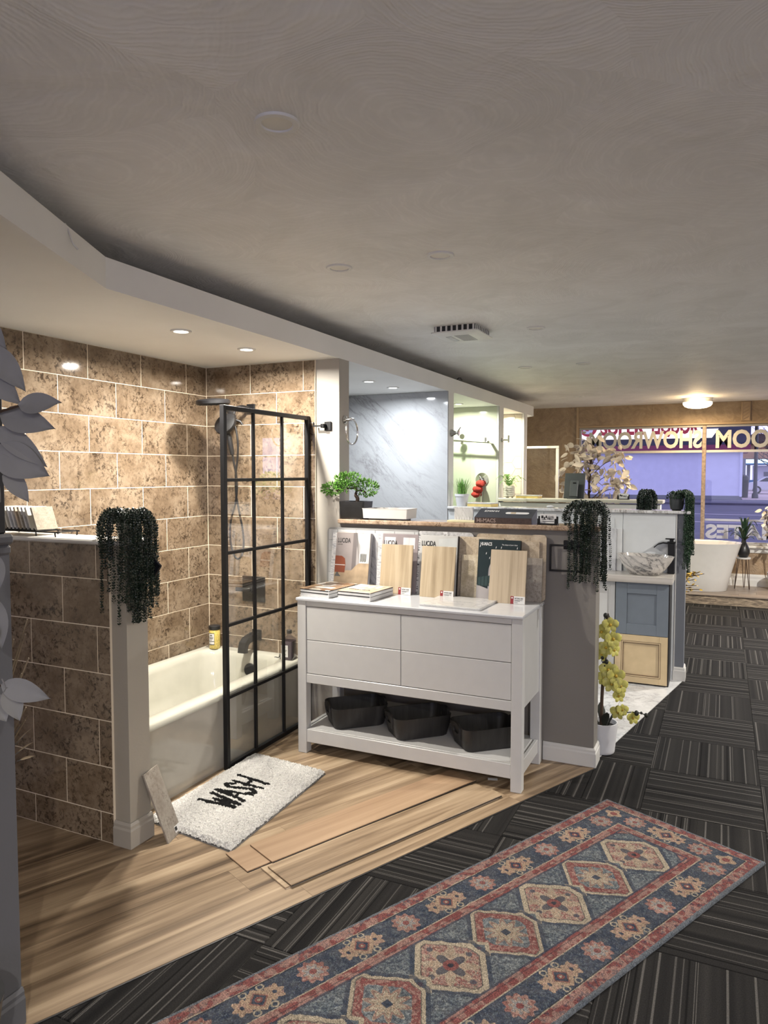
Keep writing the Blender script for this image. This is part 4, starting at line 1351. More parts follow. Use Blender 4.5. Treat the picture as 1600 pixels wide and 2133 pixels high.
t = thing('marble_block_sample', 'small grey marble sample standing on the brown ledge', 'sample board', (-1.386, 4.085, LZ))
MB().cbox(-.058, .058, -.012, 0, .006, .084, .001).build('board', M_MSMALL, t)
m = MB()
for i in range(7):
    x = -.052 + i * .0165
    m.prism([(x - .006, .006), (x + .006, .006), (x, .026 + .006 * (i % 2))], -.0128, -.0122, 'y')
o = m.build('painted_drips', M_PAPER, t); o['kind'] = 'stuff'
tag(MB().cbox(-.085, .085, -.035, .035, 0, .010, .001).build('yellow_sample_strip', plain('pale_yellow_sample', (.62, .58, .38), .4), None, loc=(-1.375, 4.025, LZ)), 'pale yellow sample strip lying on the brown ledge', 'sample')

t = thing('sample_box', 'dark sample box with printed name on the brown ledge', 'box', (-1.118, 4.035, LZ))
DK = plain('navy_card', (.028, .032, .042), .35)
BR = m_zebra('brown_ribbed_card', (.03, .022, .02))
mm = MB()
mm.add([(-.165, -.075, 0), (.165, -.075, 0), (.165, .055, 0), (-.165, .055, 0), (-.165, -.075, .034), (.165, -.075, .034), (.165, .055, .078), (-.165, .055, .078)],
       [(0, 3, 2, 1), (0, 1, 5, 4), (1, 2, 6, 5), (2, 3, 7, 6), (3, 0, 4, 7), (4, 5, 6, 7)])
bx = mm.build('carton', DK, t)
MB().box(-.164, .164, -.0758, -.075, .001, .033).build('front_band', plain('brown_card', (.055, .036, .030), .4, vary=.3, scale=80), t)
sl = Matrix.Translation((0, -.010, .0568)) @ Matrix.Rotation(math.atan2(.044, .13), 4, 'X')
text_mesh('printed_name', 'HI-MACS', M_PAPER, t, Matrix.Translation((-.045, .022, .069)) @ Matrix.Rotation(math.atan2(.044, .13), 4, 'X') @ Matrix.Rotation(R(180), 4, 'Z'), .030, .0008, .0003, width=.085)
text_mesh('printed_name', 'HI-MACS', plain('copper_ink', (.30, .23, .20), .4), t, on_cover(-.15, .007, -.0762), .030, .0005, .0002, width=.11)
mm = MB().prism([(x, y) for x, y in rrect(.0, .135, -.014, .014, .0139, 6)], .0006, .0012, 'z', M=sl)
mm.build('window_cutout', M_PAPER, t)
MB().prism(rrect(.03, .06, -.010, .010, .004, 3), .0014, .0020, 'z', M=sl).build('swatch', M_OAKL, t)

def card_holder(label, loc, rot=0.0, s=1.0, words=('FIRST',)):
    t = thing('card_holder', label, 'card holder', loc, rot)
    for (x0, x1, y0, y1, z0, z1) in ((-.055, .055, -.022, .03, 0, .006), (-.055, -.040, -.020, -.010, .006, .034), (.040, .055, -.020, -.010, .006, .034), (-.055, .055, .006, .012, .006, .046)):
        MB().cbox(x0 * s, x1 * s, y0 * s, y1 * s, z0 * s, z1 * s, .001).build('stand', M_BLACK, t)
    k = Matrix.Rotation(R(-10), 4, 'X')
    c = MB().cbox(-.045 * s, .045 * s, -.002 * s, .004 * s, .007 * s, .058 * s, .0005, M=k).build('card_stack', M_LABEL, t)
    return t, c, k
t, c, k = card_holder('black card holder on the brown ledge by the hanging plant', (-0.872, 4.00, LZ))
text_mesh('card_lettering', 'FIRST', M_INK, c, k @ on_cover(-.004, .026, -.0025), .020, .0006, .0002, width=.036)
text_mesh('card_lettering', '1CLASS', M_INKG, c, k @ on_cover(.0, .042, -.0025), .010, .0003, .0002, width=.03)
for (x0, x1, z0, z1) in ((-.038, -.026, .034, .050), (-.024, -.016, .030, .042), (-.014, -.006, .036, .050), (-.036, -.008, .026, .029), (-.03, .034, .016, .019)):
    MB().box(x0, x1, -.0028, -.0022, z0, z1, M=k).build('card_print', M_INK, c)
# ------------------------------------------------------------------ plants
def strand_mesh(pts, rnd, leaf=.006, step=.011, stem=.0012):
    """a hanging stem with pairs of round flat bead leaves"""
    m = MB()
    m.tube(pts, stem, 4)
    P = [Vector(p) for p in pts]
    d = [0.0]
    for a, b_ in zip(P[:-1], P[1:]):
        d.append(d[-1] + (b_ - a).length)
    s = 0.0
    k = 0
    i = 0
    while s < d[-1]:
        while i < len(d) - 2 and d[i + 1] < s: i += 1
        u = (s - d[i]) / max(1e-6, d[i + 1] - d[i])
        p = P[i].lerp(P[i + 1], min(1, u))
        tn = (P[i + 1] - P[i]).normalized()
        a = tn.orthogonal().normalized()
        b_ = tn.cross(a)
        ph = rnd.uniform(0, 6.28)
        for q in (0, math.pi):
            o = a * math.cos(ph + q) + b_ * math.sin(ph + q)
            c = p + o * leaf * 1.0
            nrm = (o + tn * .5).normalized()
            e1 = nrm.orthogonal().normalized(); e2 = nrm.cross(e1)
            r = leaf * rnd.uniform(.75, 1.1)
            vs = [tuple(c + nrm * r * .45), tuple(c - nrm * r * .45)] + [tuple(c + (e1 * math.cos(2 * math.pi * j / 6) + e2 * math.sin(2 * math.pi * j / 6)) * r) for j in range(6)]
            fs = [(0, 2 + j, 2 + (j + 1) % 6) for j in range(6)] + [(1, 2 + (j + 1) % 6, 2 + j) for j in range(6)]
            m.add(vs, fs)
        s += step * rnd.uniform(.85, 1.15)
        k += 1
    return m

def bead_plant(label, loc, rad, length, n, seed, pot, pot_r=.055, pot_h=.09, crown=.03, mat=M_LEAFD, leaf=.006, dirs=None, name='bead_plant', group=None, floor_z=-9, pot_prof=None, lens=None, dome=34):
    """pot with bead-leaf strands that arch over the rim and hang"""
    rnd = random.Random(seed)
    t = thing(name, label, 'plant', loc, 0, group)
    prof = pot_prof or [(pot_r * .80, 0), (pot_r, pot_h * .92), (pot_r, pot_h), (pot_r * .9, pot_h), (pot_r * .88, pot_h * .9)]
    MB().lathe(prof, 24).build('pot', pot, t, smooth=40)
    MB().lathe([(pot_r * .86, pot_h * .88), (pot_r * .5, pot_h * .93), (.004, pot_h * .95)], 16, cap0=False).build('soil', M_SOIL, t, smooth=60)
    for k in range(n):
        a = rnd.uniform(0, 2 * math.pi) if dirs is None else R(rnd.uniform(*dirs[k % len(dirs)]))
        rr = rad(math.degrees(a) % 360) * rnd.uniform(1.0, 1.12) if callable(rad) else rad * rnd.uniform(.85, 1.08)
        L = length * rnd.uniform(.45, 1.0)
        if lens: L = lens(math.degrees(a) % 360, rnd)
        z0 = pot_h * .95
        top = crown * rnd.uniform(.5, 1.15)
        r0 = pot_r * rnd.uniform(.05, .7)
        a2 = a + rnd.uniform(-.15, .15)
        ca, sa = math.cos(a2), math.sin(a2)
        pts = [(r0 * ca, r0 * sa, z0 - .01), ((r0 * .6 + rr * .4) * ca, (r0 * .6 + rr * .4) * sa, z0 + top), (rr * .82 * ca, rr * .82 * sa, z0 + top * .75), (rr * ca, rr * sa, z0 - .02)]
        z = z0 - .02
        w1, w2 = rnd.uniform(-.004, .004), rnd.uniform(-.004, .004)
        while z > z0 - L:
            z -= .045
            pts.append((rr * ca + w1 * (z0 - z) * 10 * rnd.uniform(.6, 1.2), rr * sa + w2 * (z0 - z) * 10 * rnd.uniform(.6, 1.2), max(z, floor_z)))
            if z < floor_z: break
        strand_mesh(catmull(pts, 3), rnd, leaf).build('strand', mat, t)
    for k in range(dome):      # short sprigs that close the dome above the pot
        a = rnd.uniform(0, 2 * math.pi); r0 = pot_r * rnd.uniform(0, .5); r1 = pot_r * rnd.uniform(.6, 1.45)
        ca, sa = math.cos(a), math.sin(a)
        z0 = pot_h * .95; zt = z0 + crown * rnd.uniform(.6, 1.2) * (1.25 - .6 * r1 / (pot_r * 1.45))
        strand_mesh(catmull([(r0 * ca, r0 * sa, z0 - .01), ((r0 + r1) * .45 * ca, (r0 + r1) * .45 * sa, zt), (r1 * .9 * ca, r1 * .9 * sa, zt - .012), (r1 * ca, r1 * sa, zt - .045)], 3), rnd, leaf).build('sprig', mat, t)
    return t

# how far a strand must reach to clear the ledge on each side
def clear(front, right, back, cap=.13):
    def f(a):
        c, s_ = math.cos(R(a)), math.sin(R(a))
        r = cap
        if s_ < -.2: r = min(r, front / -s_)
        if s_ > .2: r = min(r, back / s_)
        if c > .2: r = min(r, right / c)
        return r
    return f
# on the tiled half wall's end
def hang(lo, hi, short, p_short):
    def f(a, r):
        if 125 < a < 235: return r.uniform(.05, .08)          # on the ledge side they end at the top
        if short[0] < a < short[1] and r.random() < p_short: return r.uniform(.10, .17)
        return r.uniform(lo, hi)
    return f
bead_plant('dark bead plant trailing down over the tiled half wall post', (-2.29, 2.325, 1.318), clear(.098, .062, .098, .115), .40, 70, 3, M_CERAMIC, .052, .085, .042, M_LEAFD, .0058,
           lens=hang(.26, .42, (235, 285), .6), dirs=[(-125, -80), (-80, 0), (-40, 40), (20, 100), (-80, 60), (130, 230)])
# on the end of the brown marble ledge
bead_plant('dark bead plant trailing over the end of the brown ledge', (-0.655, 4.04, 1.315), clear(.102, .078, .102, .125), .42, 66, 8, M_CERAMIC, .050, .085, .044, M_LEAFD, .0058,
           lens=hang(.28, .40, (255, 300), .55), dirs=[(-130, -95), (-120, -60), (-95, -30), (-60, 0), (-40, 40), (10, 100), (130, 230)], dome=64)
# small one on the white marble sill
bead_plant('short bushy bead plant standing on the white marble sill', (-0.535, 6.02, 1.312), .068, .14, 44, 12, M_POTG, .045, .12, .035, M_LEAFD, .0075, lens=lambda a, r: r.uniform(.08, .135), floor_z=.004, dome=24)

# charcoal pot with green plant falling over the wall end
t = bead_plant('charcoal pot with long green trailing plant on the sill end', (-0.320, 6.02, 1.312), .118, .5, 34, 21, M_POTG, .052, .125, .03, M_LEAFG, .0078, dirs=[(-50, 30)], name='trailing_plant',
               pot_prof=[(.030, 0), (.045, .01), (.053, .05), (.054, .115), (.052, .125), (.047, .125), (.046, .11)], lens=lambda a, r: r.uniform(.16, .58), dome=20)

# ---------------- bonsai
t = thing('bonsai_tree', 'small green bonsai in a square black pot on the brown ledge', 'bonsai', (-2.075, 4.02, 1.315))
MB().loft([[(x, y, z) for x, y in rrect(-w, w, -w * .75, w * .75, .010)] for w, z in ((.075, 0), (.080, .005), (.088, .104), (.088, .110), (.078, .110), (.077, .10))]).build('pot', M_POTB, t, smooth=40)
MB().box(-.076, .076, -.056, .056, .095, .101).build('soil', M_SOIL, t)
MB().tube(catmull([(.005, 0, .098), (.012, 0, .125), (-.002, 0, .150), (.006, 0, .175), (-.012, 0, .205), (-.03, 0, .225)]), [.012] * 10 + [.009] * 16, 8).build('trunk', M_STEM, t, smooth=60)
MB().tube(catmull([(.004, 0, .172), (.025, .0, .178), (.05, 0, .172), (.07, 0, .165)]), .006, 6).build('branch', M_STEM, t, smooth=60)
MB().tube(catmull([(-.005, 0, .19), (-.05, -.05, .19), (-.10, -.075, .175)]), .006, 6).build('branch', M_STEM, t, smooth=60)
rnd = random.Random(5)
def foliage(parent, pads, n, size, mat, name='foliage', rnd=rnd, aspect=.42):
    m = MB()
    for (cx, cy, cz, rx, ry, rz) in pads:
        for i in range(n):
            while True:
                p = Vector((rnd.uniform(-1, 1), rnd.uniform(-1, 1), rnd.uniform(-1, 1)))
                if .35 < p.length < 1: break
            c = Vector((cx + p.x * rx, cy + p.y * ry, cz + p.z * rz))
            d = (p + Vector((rnd.uniform(-.6, .6), rnd.uniform(-.6, .6), rnd.uniform(0, .9)))).normalized()
            s = d.orthogonal().normalized(); s = (Matrix.Rotation(rnd.uniform(0, 6.28), 3, d) @ s)
            L = size * rnd.uniform(.7, 1.2); w = L * aspect
            nn = d.cross(s)
            vs = [c, c + d * L * .5 + s * w * .5 + nn * w * .12, c + d * L, c + d * L * .5 - s * w * .5 + nn * w * .12]
            m.add([tuple(v) for v in vs], [(0, 1, 2), (0, 2, 3)])
    o = m.build(name, mat, parent)
    o['kind'] = 'stuff'
    return o
foliage(t, [(-.035, -.045, .245, .085, .05, .042)], 430, .022, M_LEAFB)
foliage(t, [(-.125, -.075, .185, .072, .028, .034)], 330, .022, M_LEAFB)
foliage(t, [(.075, 0, .195, .075, .05, .05)], 380, .022, M_LEAFB)
foliage(t, [(-.045, -.06, .205, .07, .035, .032)], 200, .022, M_LEAFB)

# ---------------- grass in white pot, fern
t = thing('grass_pot', 'tuft of green grass in a white pot on the marble sill', 'plant', (-2.065, 6.02, 1.312))
MB().lathe([(.043, 0), (.046, .003), (.058, .085), (.063, .086), (.064, .106), (.058, .106), (.055, .09)], 28).build('pot', M_POTW, t, smooth=40)
rnd = random.Random(9)
for i in range(90):
    a = rnd.uniform(0, 6.28); r0 = rnd.uniform(0, .045); tip = r0 + rnd.uniform(.0, .075); h = rnd.uniform(.10, .165)
    ca, sa = math.cos(a), math.sin(a)
    d = Vector((-sa, ca, 0))
    w = .0035
    p0, p1, p2 = Vector((r0 * ca, r0 * sa, .09)), Vector(((r0 + tip) * .45 * ca, (r0 + tip) * .45 * sa, .09 + h * .6)), Vector((tip * ca, tip * sa, .09 + h))
    MB().add([tuple(p0 - d * w), tuple(p0 + d * w), tuple(p1 + d * w), tuple(p2), tuple(p1 - d * w)], [(0, 1, 2, 4), (4, 2, 3)]).build('blade', M_LEAFB2, t)

t = thing('fern_pot', 'green fern in a ribbed cream pot on the far ledge', 'plant', (-2.07, 7.575, 1.335))
MB().lathe([(.050, .012)] + [(.060 + (.002 if i % 2 else 0), .016 + i * .010) for i in range(11)] + [(.055, .128), (.052, .115)], 28).build('pot', M_CERAMIC, t, smooth=20)
for i in range(3):
    MB().ball((.035 * math.cos(2.1 * i), .035 * math.sin(2.1 * i), .007), .009, n=8, m=5).build('foot', M_CERAMIC, t, smooth=60)
for i in range(13):
    a = 2 * math.pi * i / 13 + rnd.uniform(-.2, .2)
    L = rnd.uniform(.13, .24); up = rnd.uniform(.06, .16)
    if math.cos(a) < -.25 and math.sin(a) > -.55: L = min(L, .07)
    m = MB()
    P = [Vector((math.cos(a) * L * u, math.sin(a) * L * u, .12 + up * math.sin(u * 2.0) * (1.0) - .05 * u * u)) for u in [k / 10 for k in range(11)]]
    m.tube(P, .0018, 4)
    sd_ = Vector((-math.sin(a), math.cos(a), 0))
    for k in range(1, 11):
        wl_ = .032 * (1 - k / 11) + .006
        for s in (-1, 1):
            c = P[k]
            tn = (P[k] - P[k - 1]).normalized()
            e = c + sd_ * s * wl_ + tn * wl_ * .4
            m.add([tuple(c - tn * .005), tuple(c + sd_ * s * wl_ * .5 - tn * .003), tuple(e), tuple(c + sd_ * s * wl_ * .4 + tn * .008)], [(0, 1, 2, 3)])
    m.build('frond', M_LEAFB2, t)

# ---------------- orchid on the floor behind the half wall's end
t = thing('orchid', 'tall yellow orchid in a ribbed white floor pot at the wall end', 'orchid', (-0.590, 4.225, .004))
MB().lathe([(.058, 0), (.062, .004)] + [(.064 + .016 * k / 14 + (.0008 if k % 2 else 0), .008 + .0115 * k) for k in range(15)] + [(.080, .176), (.073, .176), (.070, .15)], 32).build('pot', M_POTW, t, smooth=25)
MB().lathe([(.070, .15), (.004, .155)], 20, cap0=False).build('soil', M_SOIL, t)
MB().tube(catmull([(-.012, 0, .15), (-.008, -.005, .35), (.004, 0, .56), (.012, 0, .80)]), .0095, 8).build('cane', M_STEM, t, smooth=60)
rnd = random.Random(2)
def petal(c, d, s, L, w):
    nn = d.cross(s)
    pts = []
    for u, ww in ((0, .15), (.3, .8), (.6, 1.0), (.85, .7), (1.0, .1)):
        z = math.sin(u * 2.6) * L * .14
        for k in (-1, 0, 1):
            pts.append(tuple(c + d * L * u + s * (w * .5 * ww * k) + nn * (z - abs(k) * w * .10)))
    fs = []
    for i in range(4):
        for k in range(2):
            a = i * 3 + k
            fs.append((a, a + 1, a + 4, a + 3))
    return pts, fs
def flower(parent, c, face, size):
    face = face.normalized()
    e1 = face.cross(Vector((0, 0, 1))); e1.normalize()
    e2 = e1.cross(face)
    f = None
    for k, (ang_, L, w) in enumerate(((90, .9, .7), (18, 1.0, 1.0), (162, 1.0, 1.0), (234, .9, .65), (306, .9, .65))):
        a = R(ang_)
        d = (e1 * math.cos(a) + e2 * math.sin(a) + face * .12).normalized()
        s = face.cross(d).normalized()
        pv, pf = petal(c, d, s, size * L, size * w)
        o = MB().add(pv, pf).build('flower' if f is None else 'petal', M_LEAFY, parent if f is None else f, smooth=60)
        if f is None: f = o
    MB().ball(tuple(c + face * size * .1), size * .16, n=8, m=5).build('lip', M_LEAFO, f, smooth=60)
for (x, y, z, fx, fy, s) in ((.035, -.045, .745, .4, -1, .050), (-.012, -.04, .70, -.2, -1, .052), (.05, -.04, .665, .6, -.9, .054), (.015, -.05, .615, .1, -1, .050), (.055, -.03, .60, .9, -.6, .045),
                              (-.01, -.03, .57, -.5, -1, .045), (.03, -.05, .49, .2, -1, .056), (.07, -.05, .46, .5, -1, .056), (.05, -.06, .415, .2, -1, .056), (.095, -.045, .405, .7, -.8, .05), (.01, -.05, .44, -.3, -1, .05), (.085, -.04, .345, .6, -.7, .042),
                              (.085, -.05, .255, -.1, -1, .046), (.11, -.06, .275, .5, -.8, .038), (.165, -.05, .235, .6, -.8, .042)):
    flower(t, Vector((x, y, z)), Vector((fx, fy, .15)), s)
for P in ([(.005, 0, .70), (.0, -.02, .78), (.02, -.03, .80), (.035, -.035, .775)], [(0, 0, .5), (-.01, -.03, .535), (.0, -.045, .555), (.02, -.045, .54)], [(.03, .0, .16), (.05, -.02, .215), (.09, -.045, .245), (.15, -.05, .265), (.20, -.055, .27), (.235, -.055, .262)],
          [(0, 0, .60), (.03, -.02, .62), (.05, -.03, .66)], [(0, 0, .38), (.04, -.02, .39), (.07, -.03, .37)]):
    MB().tube(catmull(P), .0028, 6).build('flower_stem', M_STEMD, t, smooth=60)
for (x, y, z, r) in ((.008, -.035, .795, .013), (.03, -.04, .770, .011), (.0, -.035, .745, .011), (.02, -.05, .535, .012), (-.004, -.05, .555, .009), (.005, -.05, .51, .011), (.185, -.06, .268, .013), (.235, -.055, .262, .011), (.21, -.058, .272, .007)):
    MB().ball((x, y, z), r, r, r * 1.2, 10, 6).build('bud', M_STEMD, t, smooth=60)
for a in (20, 110, 200, 290):
    c, s_ = math.cos(R(a)), math.sin(R(a))
    d = Vector((c * .6, s_ * .6, .8)).normalized(); sv = Vector((-s_, c, 0))
    pv, pf = petal(Vector((c * .02, s_ * .02, .15)), d, sv, .13, .045)
    MB().add(pv, pf).build('leaf', M_STEMD, t, smooth=60)

# ---------------- white silk leaf tree beside the camera
t = thing('white_leaf_tree', 'artificial tree with large white silk leaves at the picture edge', 'tree', (-1.72, 1.10, 0))
MB().lathe([(.10, 0), (.13, .26), (.135, .28), (.12, .28), (.11, .25)], 24).build('pot', M_POTB, t, smooth=40)
MB().tube([(0, 0, .2), (.01, .0, .8), (-.01, .01, 1.4), (.01, 0, 2.0)], [.022, .02, .016, .01], 8).build('trunk', M_STEM, t, smooth=60)
def leaf_mesh(L, w, cup=.10):
    m = MB()
    n = 9
    vs, fs = [], []
    for i in range(n + 1):
        u = i / n
        ww = w * .5 * (math.sin(math.pi * min(1, u * 1.02) ** .78) ** .85 if 0 < u < 1 else 0)
        z = -.10 * L * u * u
        for k in (-1, -.5, 0, .5, 1):
            vs.append((u * L, ww * k, z + cup * w * (abs(k)) - .0))
    for i in range(n):
        for k in range(4):
            a = i * 5 + k
            fs.append((a, a + 5, a + 6, a + 1))
    return m.add(vs, fs)
def place_leaf(parent, p0, p1, w, tilt, mat, name='leaf'):
    p0, p1 = Vector(p0), Vector(p1)
    d = p1 - p0
    L = d.length
    d.normalize()
    up = Vector((0, 0, 1)) if abs(d.z) < .95 else Vector((1, 0, 0))
    s = up.cross(d).normalized()
    n = d.cross(s)
    Mx = Matrix((d, s, n)).transposed().to_4x4()
    Mx = Matrix.Translation(p0) @ Mx @ Matrix.Rotation(tilt, 4, 'X')
    o = leaf_mesh(L, w).build(name, mat, parent, smooth=70)
    o.data.transform(Mx)
    MB().tube([tuple(Mx @ Vector((u * L, 0, -.10 * L * u * u - .001 - .012 * 0))) for u in (-.25, 0, .25, .5, .68)], [.0016, .0016, .0013, .001, .0005], 4).build('midrib', plain('leaf_rib', (.16, .15, .15), .7), o)
    return o
LV = [((-1.493, 1.18, 1.757), (-1.396, 1.21, 1.767), .055, 1.2), ((-1.556, 1.18, 1.737), (-1.420, 1.21, 1.707), .065, 1.3), ((-1.600, 1.18, 1.905), (-1.510, 1.21, 1.798), .062, 1.1), ((-1.605, 1.17, 1.850), (-1.528, 1.21, 1.764), .06, 1.5),
      ((-1.569, 1.18, 1.709), (-1.447, 1.21, 1.617), .055, 1.2), ((-1.570, 1.17, 1.655), (-1.440, 1.21, 1.595), .085, 1.35), ((-1.548, 1.18, 1.608), (-1.507, 1.21, 1.531), .045, 1.3), ((-1.58, 1.17, 1.606), (-1.585, 1.20, 1.53), .04, 1.0),
      ((-1.580, 1.17, 1.300), (-1.592, 1.19, 1.167), .045, .8), ((-1.590, 1.17, 1.41), (-1.592, 1.19, 1.315), .045, .7), ((-1.580, 1.18, 1.085), (-1.457, 1.21, 1.059), .055, 1.2), ((-1.567, 1.18, 1.080), (-1.544, 1.20, .994), .050, 1.1), ((-1.605, 1.17, 1.060), (-1.580, 1.19, .990), .05, 1.0),
      ((-1.60, 1.16, 1.25), (-1.598, 1.18, 1.18), .04, .9), ((-1.62, 1.17, 1.56), (-1.63, 1.18, 1.44), .05, 1.0), ((-1.64, 1.17, 1.98), (-1.56, 1.2, 1.90), .06, 1.2), ((-1.75, 1.2, 1.9), (-1.85, 1.25, 1.82), .06, .4), ((-1.76, 1.0, 1.7), (-1.84, .92, 1.62), .06, .4)]
off = Vector((-1.72, 1.10, 0))
for p0, p1, w, tl in LV:
    place_leaf(t, Vector(p0) - off, Vector(p1) - off, w, tl, M_LEAFW)
for (z0, p) in ((1.55, (-1.556, 1.18, 1.737)), (1.6, (-1.493, 1.18, 1.757)), (1.45, (-1.56, 1.17, 1.65)), (.95, (-1.58, 1.18, 1.085)), (1.1, (-1.58, 1.17, 1.30)), (1.75, (-1.6, 1.18, 1.905)), (1.2, (-1.59, 1.17, 1.41))):
    q = Vector(p) - off
    MB().tube(catmull([(0, 0, z0), (q.x * .4, q.y * .5, z0 + (q.z - z0) * .7), tuple(q)]), .003, 5).build('twig', M_STEM, t, smooth=60)

# dry stems behind the partition
t = thing('dry_stems', 'bundle of dry brown stems behind the near partition', 'dried stems', (-2.03, 1.46, .004))
MB().lathe([(.03, 0), (.035, .3), (.03, .5), (.035, .6), (.04, .62)], 20).build('vase', M_POTB, t, smooth=40)
rnd = random.Random(77)
for (x, z) in ((.18, 1.165), (.17, 1.12), (.182, 1.05), (.165, .90), (.15, 1.0), (.16, .86), (.12, 1.1)):
    MB().tube(catmull([(0, 0, .55), (x * .35, .0, .55 + (z - .55) * .5), (x * .8, .005, .55 + (z - .55) * .85), (x, .01, z)]), .0022, 5).build('stem', plain('dry_stem', (.22, .17, .11), .8, vary=.3), t, smooth=60)
for k in range(4):
    place_leaf(t, (.11 + .012 * k, 0, .80 - .02 * k), (.165 + .01 * k, .01, .88 - .04 * k), .012, .5, plain('dry_leaf', (.25, .19, .12), .8, vary=.3), 'dry_leaf')
# ------------------------------------------------------------------ second bay: marble panel, wall panels, vanity
MB().cbox(-3.195, SX - .004, 5.950, 5.960, 0, 2.309, .001).build('marble_panel', M_MARBLE, W2)
MB().cbox(-3.2, -3.19, 4.11, 5.95, 0, 2.309, .001).build('marble_panel', M_MARBLE, wl)
MB().cbox(-3.195, -2.30, 4.11, 4.118, 0, 2.309, .001).build('marble_panel', M_MARBLE, W1)
M_WPANEL = plain('white_wall_panel', (.60, .62, .62), .18, vary=.02)
xs = [SX + .004]
while xs[-1] < -.52: xs.append(xs[-1] + .2085)
xs[-1] = -.317
for a, b_ in zip(xs[:-1], xs[1:]):
    MB().cbox(a + .0012, b_ - .0012, 5.950, 5.960, 0, 1.286, .002).build('wall_panel', M_WPANEL, W2)
MB().cbox(-.317, -.310, 5.946, 5.960, 0, 1.286, .001).build('panel_trim', M_TRIMW, W2)

t = thing('vanity_cabinet', 'narrow vanity cabinet with one blue and one cream door', 'cabinet', (-0.53, 5.70, .004))
MB().cbox(-.19, .195, .018, .245, .0, .775, .002).build('carcass', M_BLACKP, t)
M_BLUE = plain('slate_blue_lacquer', (.135, .158, .185), .4, vary=.03)
M_CRM = plain('glazed_cream_lacquer', (.52, .40, .235), .4, vary=.06)
def panel_door(name, parent, x0, x1, z0, z1, mat, fw, line=None):
    d = MB().cbox(x0 + fw, x1 - fw, .008, .014, z0 + fw, z1 - fw, .001).build(name, mat, parent)
    for (a, b_, c, e) in ((x0, x0 + fw, z0, z1), (x1 - fw, x1, z0, z1), (x0 + fw, x1 - fw, z0, z0 + fw), (x0 + fw, x1 - fw, z1 - fw, z1)):
        MB().cbox(a, b_, -.002, .016, c, e, .0015).build('frame', mat, d)
    if line:
        for (a, b_, c, e) in ((x0 + fw - .012, x0 + fw - .009, z0 + fw - .012, z1 - fw + .012), (x1 - fw + .009, x1 - fw + .012, z0 + fw - .012, z1 - fw + .012), (x0 + fw - .012, x1 - fw + .012, z0 + fw - .012, z0 + fw - .009), (x0 + fw - .012, x1 - fw + .012, z1 - fw + .009, z1 - fw + .012),
                              (x0 + fw, x0 + fw + .003, z0 + fw, z1 - fw), (x1 - fw - .003, x1 - fw, z0 + fw, z1 - fw), (x0 + fw, x1 - fw, z1 - fw - .003, z1 - fw), (x0 + fw, x1 - fw, z0 + fw, z0 + fw + .003)):
            MB().box(a, b_, -.0026, .012, c, e).build('glaze_line', line, d)
    return d
panel_door('door', t, -.19, .185, .378, .772, M_BLUE, .082)
panel_door('door', t, -.19, .185, .012, .375, M_CRM, .058, plain('brown_glaze', (.10, .055, .03), .5))
MB().cbox(-.19, .185, .02, .04, 0, .012, .001).build('plinth', M_STEM, t)
# white moulded door leaning beside it
t = thing('white_door_sample', 'white moulded cabinet door standing beside the blue cabinet', 'door sample', (-0.80, 5.725, .004))
panel_door('door', t, -.12, .072, .0, .768, M_DRESS, .035)
MB().cbox(-.068, .020, .004, .010, .06, .708, .004).build('raised_field', M_DRESS, t)
# counter
ctop = tag(MB().cbox(-1.10, -.318, 5.665, 5.948, .780, .832, .003).build('vanity_counter', M_COUNTER, None), 'greige wood look counter carrying the veined basin', 'counter')
MB().cbox(-1.09, -.95, 5.70, 5.94, .004, .780, .003).build('counter_support', M_DRESS, ctop)
# basin
t = thing('vessel_sink', 'oval marble patterned vessel basin on the greige counter', 'sink', (-.52, 5.785, .832))
m = MB()
lo = []
def ell(a, b_, z, n=36): return [(a * math.cos(2 * math.pi * i / n), b_ * math.sin(2 * math.pi * i / n), z) for i in range(n)]
for a, b_, z in ((.10, .06, 0), (.112, .068, .004), (.15, .092, .05), (.185, .112, .10), (.204, .124, .148), (.206, .126, .153), (.201, .122, .153), (.18, .108, .105), (.13, .078, .04), (.04, .03, .02)):
    L_ = ell(a, b_, z)
    if z > .14:   # rim dips a little towards the tap side
        L_ = [(x, y, zz - .010 * (1 + x / .2) * .5) for x, y, zz in L_]
    lo.append(L_)
m.loft(lo)
fix_normals(m.build('bowl', M_SINK, t, smooth=50))
# tap
t = thing('basin_tap', 'tall black waterfall tap beside the veined basin', 'tap', (-.345, 5.912, .832))
MB().cbox(-.024, .024, -.022, .022, 0, .235, .003).build('body', M_BLACK, t)
MB().cbox(-.030, .030, -.026, .026, .235, .245, .002).build('neck', M_BLACK, t)
MB().cbox(-.044, .022, -.018, .018, .262, .270, .002).build('lever', M_BLACK, t)
MB().cbox(-.014, .014, -.014, .014, .245, .262, .002).build('lever_stem', M_BLACK, t)
m = MB()
lo = []
for (x, z) in ((-.015, .232), (-.06, .236), (-.095, .225), (-.125, .198)):
    lo.append([(x, -.024, z - .006), (x, -.024, z + .004), (x, .024, z + .004), (x, .024, z - .006)])
m.loft(lo); fix_normals(m.build('spout', M_BLACK, t))
